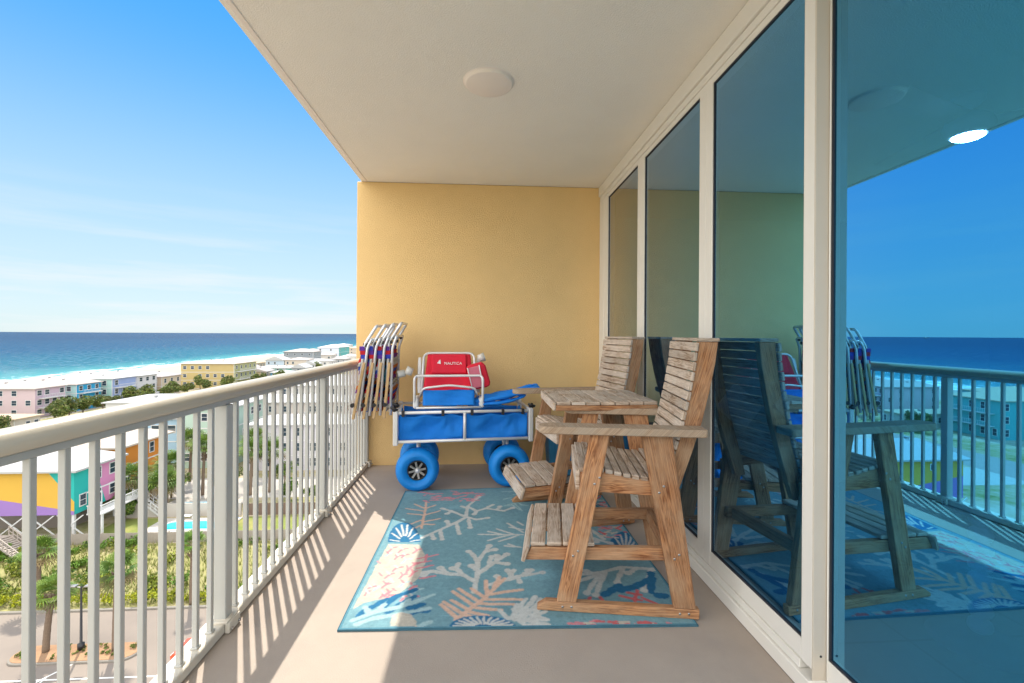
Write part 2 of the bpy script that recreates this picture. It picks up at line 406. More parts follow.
# ============================================================ BALCONY SHELL
YB, YN, ZC = 4.57, -.62, 2.80        # back wall, near end wall, ceiling height
m = MB(); m.box(-1.181, 1.175, YN, YB, -.22, 0); struct(m.build('balcony_floor', M['floor']))
m = MB(); m.box(-1.165, 1.30, YN - .02, YB + .18, ZC, ZC + .22)
m.box(-1.20, -1.168, YN - .02, YB + .18, ZC + .004, ZC + .22); m.box(-1.168, -1.135, YN - .2, YB - .003, ZC - .006, ZC + .003, 1)
struct(m.build('balcony_ceiling', [M['ceiling'], M['disc']], bevel=.004))
m = MB(); m.box(-1.235, 1.36, YB, YB + .22, -.3, ZC - .002)
tag(m.build('end_wall', M['stucco'], bevel=.006), 'yellow stucco end wall closing the balcony behind the blue wagon', 'wall')

# ceiling disc light cover
m = MB(); m.lathe([(0, .006), (.132, .006), (.140, .009), (.143, .0145), (.1445, .0245), (.152, .0245), (.154, .026)], (.033, 2.71, ZC - .026), (0, 0, 1), 48)
tag(m.build('ceiling_cover_plate', M['disc']), 'round flat cover plate on the balcony ceiling', 'cover plate')

# ------------------------------------------------------------ railing
rail = thing('balcony_railing', 'cream metal balustrade with square balusters along the seaward edge of the balcony', 'railing', (-1.13, 0, 0))
Y0, Y1 = YN + .01, YB - .004
prof = [(-.043, .004), (-.040, -.016), (-.026, -.026), (.026, -.026), (.040, -.016), (.043, .004), (.036, .022), (.018, .031), (-.018, .031), (-.036, .022)]
m = MB(); m.prism([(x, Y0, 1.036 + z) for x, z in prof], (0, Y1 - Y0, 0))
for k in range(len(m.sm)): m.sm[k] = k > 1
o = m.build('top_rail', M['railtop'], rail)
m = MB(); m.box(-.016, .016, Y0, Y1, .985, 1.008); m.build('rail_channel', M['rail'], rail, bevel=.002)
m = MB(); m.box(-.05, .03, Y0, Y1, .003, .045); m.build('bottom_rail', M['curb'], rail, bevel=.004)
posts = [2.08 + 1.245 * k for k in (-2, -1, 0, 1)] + [YB - .032]
pm = None
for py in posts:
    if py < Y0 or py > Y1: continue
    if pm is None:
        m = MB(); m.box(-.026, .026, -.026, .026, .046, .984); pm = m.build('post', M['rail'], rail, bevel=.003, loc=(0, py, 0))
        m = MB(); m.box(-.04, .045, -.05, .05, .0455, .056); m.box(.033, .052, -.045, .045, .004, .05); m.tube([(.06, -.03, .018), (.052, -.03, .018)], .008, 8, 1); m.tube([(.06, .03, .018), (.052, .03, .018)], .008, 8, 1)
        bp_ = m.build('base_plate', [M['curb'], M['steel']], pm, bevel=.002)
    else:
        c = pm.copy(); COL.objects.link(c); c.parent = rail; c.location = (0, py, 0)
        d = bp_.copy(); COL.objects.link(d); d.parent = c
bm_ = None
for k in range(-2, 3):
    for i in range(1, 13):
        y = 2.08 + 1.245 * (k - 0) + i * 1.245 / 13
        if y < Y0 + .02 or y > Y1 - .01: continue
        if bm_ is None:
            m = MB(); m.box(-.0097, .0097, -.0097, .0097, .046, .984); m.box(-.014, .014, -.014, .014, .0455, .054)
            bm_ = m.build('baluster', M['rail'], rail, bevel=.0015, loc=(0, y, 0))
        else:
            c = bm_.copy(); COL.objects.link(c); c.parent = rail; c.location = (0, y, 0)
er = thing('end_railing', 'cream metal balustrade across the near end of the balcony behind the camera', 'railing', (0, YN + .06, 0))
m = MB(); m.prism([(-1.07, x, 1.036 + z) for x, z in prof], (2.24, 0, 0)); m.build('top_rail', M['railtop'], er)
m = MB(); m.box(-1.07, 1.17, -.03, .03, .003, .045); m.build('bottom_rail', M['curb'], er, bevel=.004)
for i in range(23):
    c = bm_.copy(); COL.objects.link(c); c.parent = er; c.location = (-1.0 + i * .0946, 0, 0)
# the white outer curb of the slab
m = MB(); m.box(-1.200, -1.183, YN, YB, -.24, .030); tag(m.build('slab_edge_curb', M['vinyl'], bevel=.004), 'white sunlit curb outside the foot of the railing', 'curb')

# ------------------------------------------------------------ glass wall
gw = thing('door_frame', 'cream frame, threshold and mullions around the sliding glass panels', 'door frame', (1.19, 0, 0))
m = MB(); m.box(-.017, .11, 1.556, YB - .002, .002, .062); m.box(.045, .11, YN, 1.554, .002, .062); m.build('threshold', M['vinyl'], gw, bevel=.003)
m = MB(); m.box(-.004, .11, 1.62, YB - .002, .064, .098); m.build('track', M['vinyl'], gw, bevel=.002)
m = MB(); m.box(-.012, .11, YN, YB - .002, 2.70, ZC - .002); m.box(0.0, .11, YN, YB - .002, 2.655, 2.698); m.build('head', M['vinyl'], gw, bevel=.003)
m = MB(); m.box(.0, .11, 4.40, YB - .003, .10, 2.653); m.build('jamb', M['vinyl'], gw, bevel=.003)
m = MB(); m.box(.0, .10, 1.563, 1.612, .10, 2.653); m.box(.0, .056, 1.556, 1.5625, .064, 2.653, 1)
m.build('post', [M['vinyl'], M['vinyl_tan']], gw, bevel=.001)
m = MB(); m.lathe([(0, 0), (.004, 0), (.005, .002)], (.03, 1.5545, .150), (0, 1, 0), 10); m.build('screw', M['black'], gw)

def panel(y0, y1, x, label, s0=.06, s1=.06, zb=.10, zt=2.652):
    t = thing('sliding_glass_door', label, 'glass door', (x, y0, 0), 0, 'sliding glass panels of the balcony door')
    w = y1 - y0
    m = MB(); T = .04
    m.box(0, T, 0, s0, zb, zt); m.box(0, T, w - s1, w, zb, zt)
    m.box(.001, T - .001, s0, w - s1, zb, zb + .075); m.box(.001, T - .001, s0, w - s1, zt - .035, zt)
    m.build('frame', M['vinyl'], t, bevel=.002)
    m = MB(); g = .007
    for a in ((s0, s0 + g, zb + .075, zt - .035), (w - s1 - g, w - s1, zb + .075, zt - .035)): m.box(.006, .02, a[0], a[1], a[2], a[3])
    m.box(.006, .02, s0 + g, w - s1 - g, zb + .075, zb + .082); m.box(.006, .02, s0 + g, w - s1 - g, zt - .042, zt - .035)
    m.build('gasket', M['gasket'], t)
    m = MB(); m.box(.012, .019, s0 + g, w - s1 - g, zb + .082, zt - .042)
    for k in range(6): m.m[k] = 1
    m.m[4] = 0
    m.build('pane', [M['film'], M['clear']], t)
    return t
panel(3.37, 4.398, 1.192, 'narrow glass panel at the far end beside the yellow wall', .07, .13)
panel(2.37, 3.368, 1.193, 'glass panel behind the far slatted chair, second from the yellow wall', .07, .07)
panel(1.613, 2.368, 1.192, 'glass panel behind the near slatted chair mirroring its back', .007, .07)
t4 = panel(YN + .03, 1.553, 1.238, 'large nearest glass panel mirroring the railing, sky and sea', .07, .004, .064)

# ------------------------------------------------------------ room behind the glass
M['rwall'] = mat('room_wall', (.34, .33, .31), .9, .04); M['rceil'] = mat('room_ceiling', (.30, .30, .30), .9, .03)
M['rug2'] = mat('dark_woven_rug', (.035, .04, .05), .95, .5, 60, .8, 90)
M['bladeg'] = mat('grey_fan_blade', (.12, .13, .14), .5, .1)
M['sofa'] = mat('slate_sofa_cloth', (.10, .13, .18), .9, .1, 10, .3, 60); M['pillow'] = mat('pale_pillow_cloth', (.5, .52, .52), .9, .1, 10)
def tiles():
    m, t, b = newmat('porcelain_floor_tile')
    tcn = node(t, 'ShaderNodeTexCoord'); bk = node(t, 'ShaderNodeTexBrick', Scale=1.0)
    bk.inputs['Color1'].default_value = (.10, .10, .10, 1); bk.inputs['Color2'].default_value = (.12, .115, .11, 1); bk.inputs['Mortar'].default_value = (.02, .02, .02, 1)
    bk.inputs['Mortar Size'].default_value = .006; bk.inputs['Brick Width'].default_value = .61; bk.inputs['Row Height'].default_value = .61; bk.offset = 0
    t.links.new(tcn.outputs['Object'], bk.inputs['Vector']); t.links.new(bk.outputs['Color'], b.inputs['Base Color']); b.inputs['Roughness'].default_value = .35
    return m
M['tiles'] = tiles()
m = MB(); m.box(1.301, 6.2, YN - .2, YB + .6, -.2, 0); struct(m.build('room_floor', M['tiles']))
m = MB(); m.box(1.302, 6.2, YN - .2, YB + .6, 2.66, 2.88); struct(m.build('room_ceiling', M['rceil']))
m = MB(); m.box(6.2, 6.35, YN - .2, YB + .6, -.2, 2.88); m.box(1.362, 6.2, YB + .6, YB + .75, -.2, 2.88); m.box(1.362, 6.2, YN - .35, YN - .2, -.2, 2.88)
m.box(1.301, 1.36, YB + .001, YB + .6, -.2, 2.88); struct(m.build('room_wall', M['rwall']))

fan = thing('ceiling_fan', 'white ceiling fan with lit round lamp seen through the nearest glass', 'ceiling fan', (2.74, 2.40, 2.66))
m = MB(); m.lathe([(.0, 0), (.075, 0), (.07, -.03), (.045, -.06), (0, -.062)], (0, 0, 0)); m.build('mount', M['whitep'], fan)
m = MB(); m.tube([(0, 0, -.05), (0, 0, -.13)], .014, 10); m.build('rod', M['whitep'], fan)
m = MB(); m.lathe([(0, -.09), (.05, -.095), (.10, -.13), (.115, -.17), (.11, -.20), (.085, -.222), (0, -.222)], (0, 0, 0), seg=32); m.build('motor', M['whitep'], fan)
m = MB(); m.lathe([(.070, -.2225), (.072, -.230), (.05, -.241), (0, -.246)], (0, 0, 0), seg=32); m.build('lamp', M['lamp'], fan)
for a in (200, 320, 80):
    m = MB(); d = Vector((math.cos(R(a)), math.sin(R(a)), 0)); n = Vector((-d.y, d.x, 0)); u = Vector((0, 0, 1))
    m.obox(d * .40 + u * -.135, d * .30, n * .055 + u * .012, u * .004); m.build('blade', M['bladeg'], fan, bevel=.003)

tb = thing('pedestal_table', 'round table on a pedestal of stacked beads seen through the nearest glass', 'table', (2.11, 1.79, 0))
m = MB(); m.lathe([(0, 0), (.17, 0), (.175, .010), (.16, .018), (.08, .024), (.07, .04), (.0, .05)], (0, 0, 0), seg=40); m.build('base', M['sofa'], tb)
m = MB(); pr = []
for k in range(8):
    for q in range(8):
        a = math.pi * (q + .5) / 8; pr.append((.012 + .03 * math.sin(a), .05 + k * .064 + .032 - .032 * math.cos(a)))
m.lathe(pr, (0, 0, 0), seg=20); m.build('beaded_stem', M['whitep'], tb)
m = MB(); m.lathe([(0, .56), (.12, .56), (.125, .575), (.12, .59), (0, .59)], (0, 0, 0), seg=40); m.build('tabletop', M['pillow'], tb)
m = MB(); m.box(-.62, .62, -.42, .42, .002, .014); tag(m.build('indoor_rug', M['rug2'], loc=(1.95, 1.05, 0), bevel=.004), 'dark woven rug on the tiles just inside the nearest glass', 'rug')
sf = thing('sofa', 'dark sofa with pillows just inside the glass behind the near chair', 'sofa', (2.5, 4.0, 0))
m = MB(); m.box(-.9, .9, -.42, .45, .08, .42); m.build('base', M['sofa'], sf, bevel=.03)
m = MB(); m.box(-.9, .9, .25, .5, .43, .85); m.build('back', M['sofa'], sf, bevel=.06)
for sx in (-1, 1):
    m = MB(); m.box(sx * 1.0 - .099, sx * 1.0 + .099, -.42, .5, .08, .62); m.build('arm', M['sofa'], sf, bevel=.05)
for k, px in enumerate((-.6, -.1, .45)):
    m = MB(); m.lathe([(0, -.07), (.12, -.06), (.22, -.02), (.235, 0), (.22, .02), (.12, .06), (0, .07)], (px, .1, .64), (0, -1, .35), 4, smooth=False)
    tag(m.build('pillow', M['pillow'], bevel=.02, loc=(2.5, 4.0, 0)), ['pale pillow at the left end of the indoor sofa', 'pale pillow in the middle of the indoor sofa', 'pale pillow at the right end of the indoor sofa'][k], 'pillow', 'pillows on the sofa indoors')

# ============================================================ RUG
RUG_W, RUG_L, RX0, RY0 = 1.595, 1.86, -.622, 1.985
# dye colours: teal, white, peach, pink, coral, navy, pale aqua, cream
PAL = [(.20, .375, .43), (.60, .62, .59), (.74, .50, .38), (.72, .27, .31), (.66, .15, .16), (.03, .17, .33), (.40, .58, .60), (.60, .55, .46)]
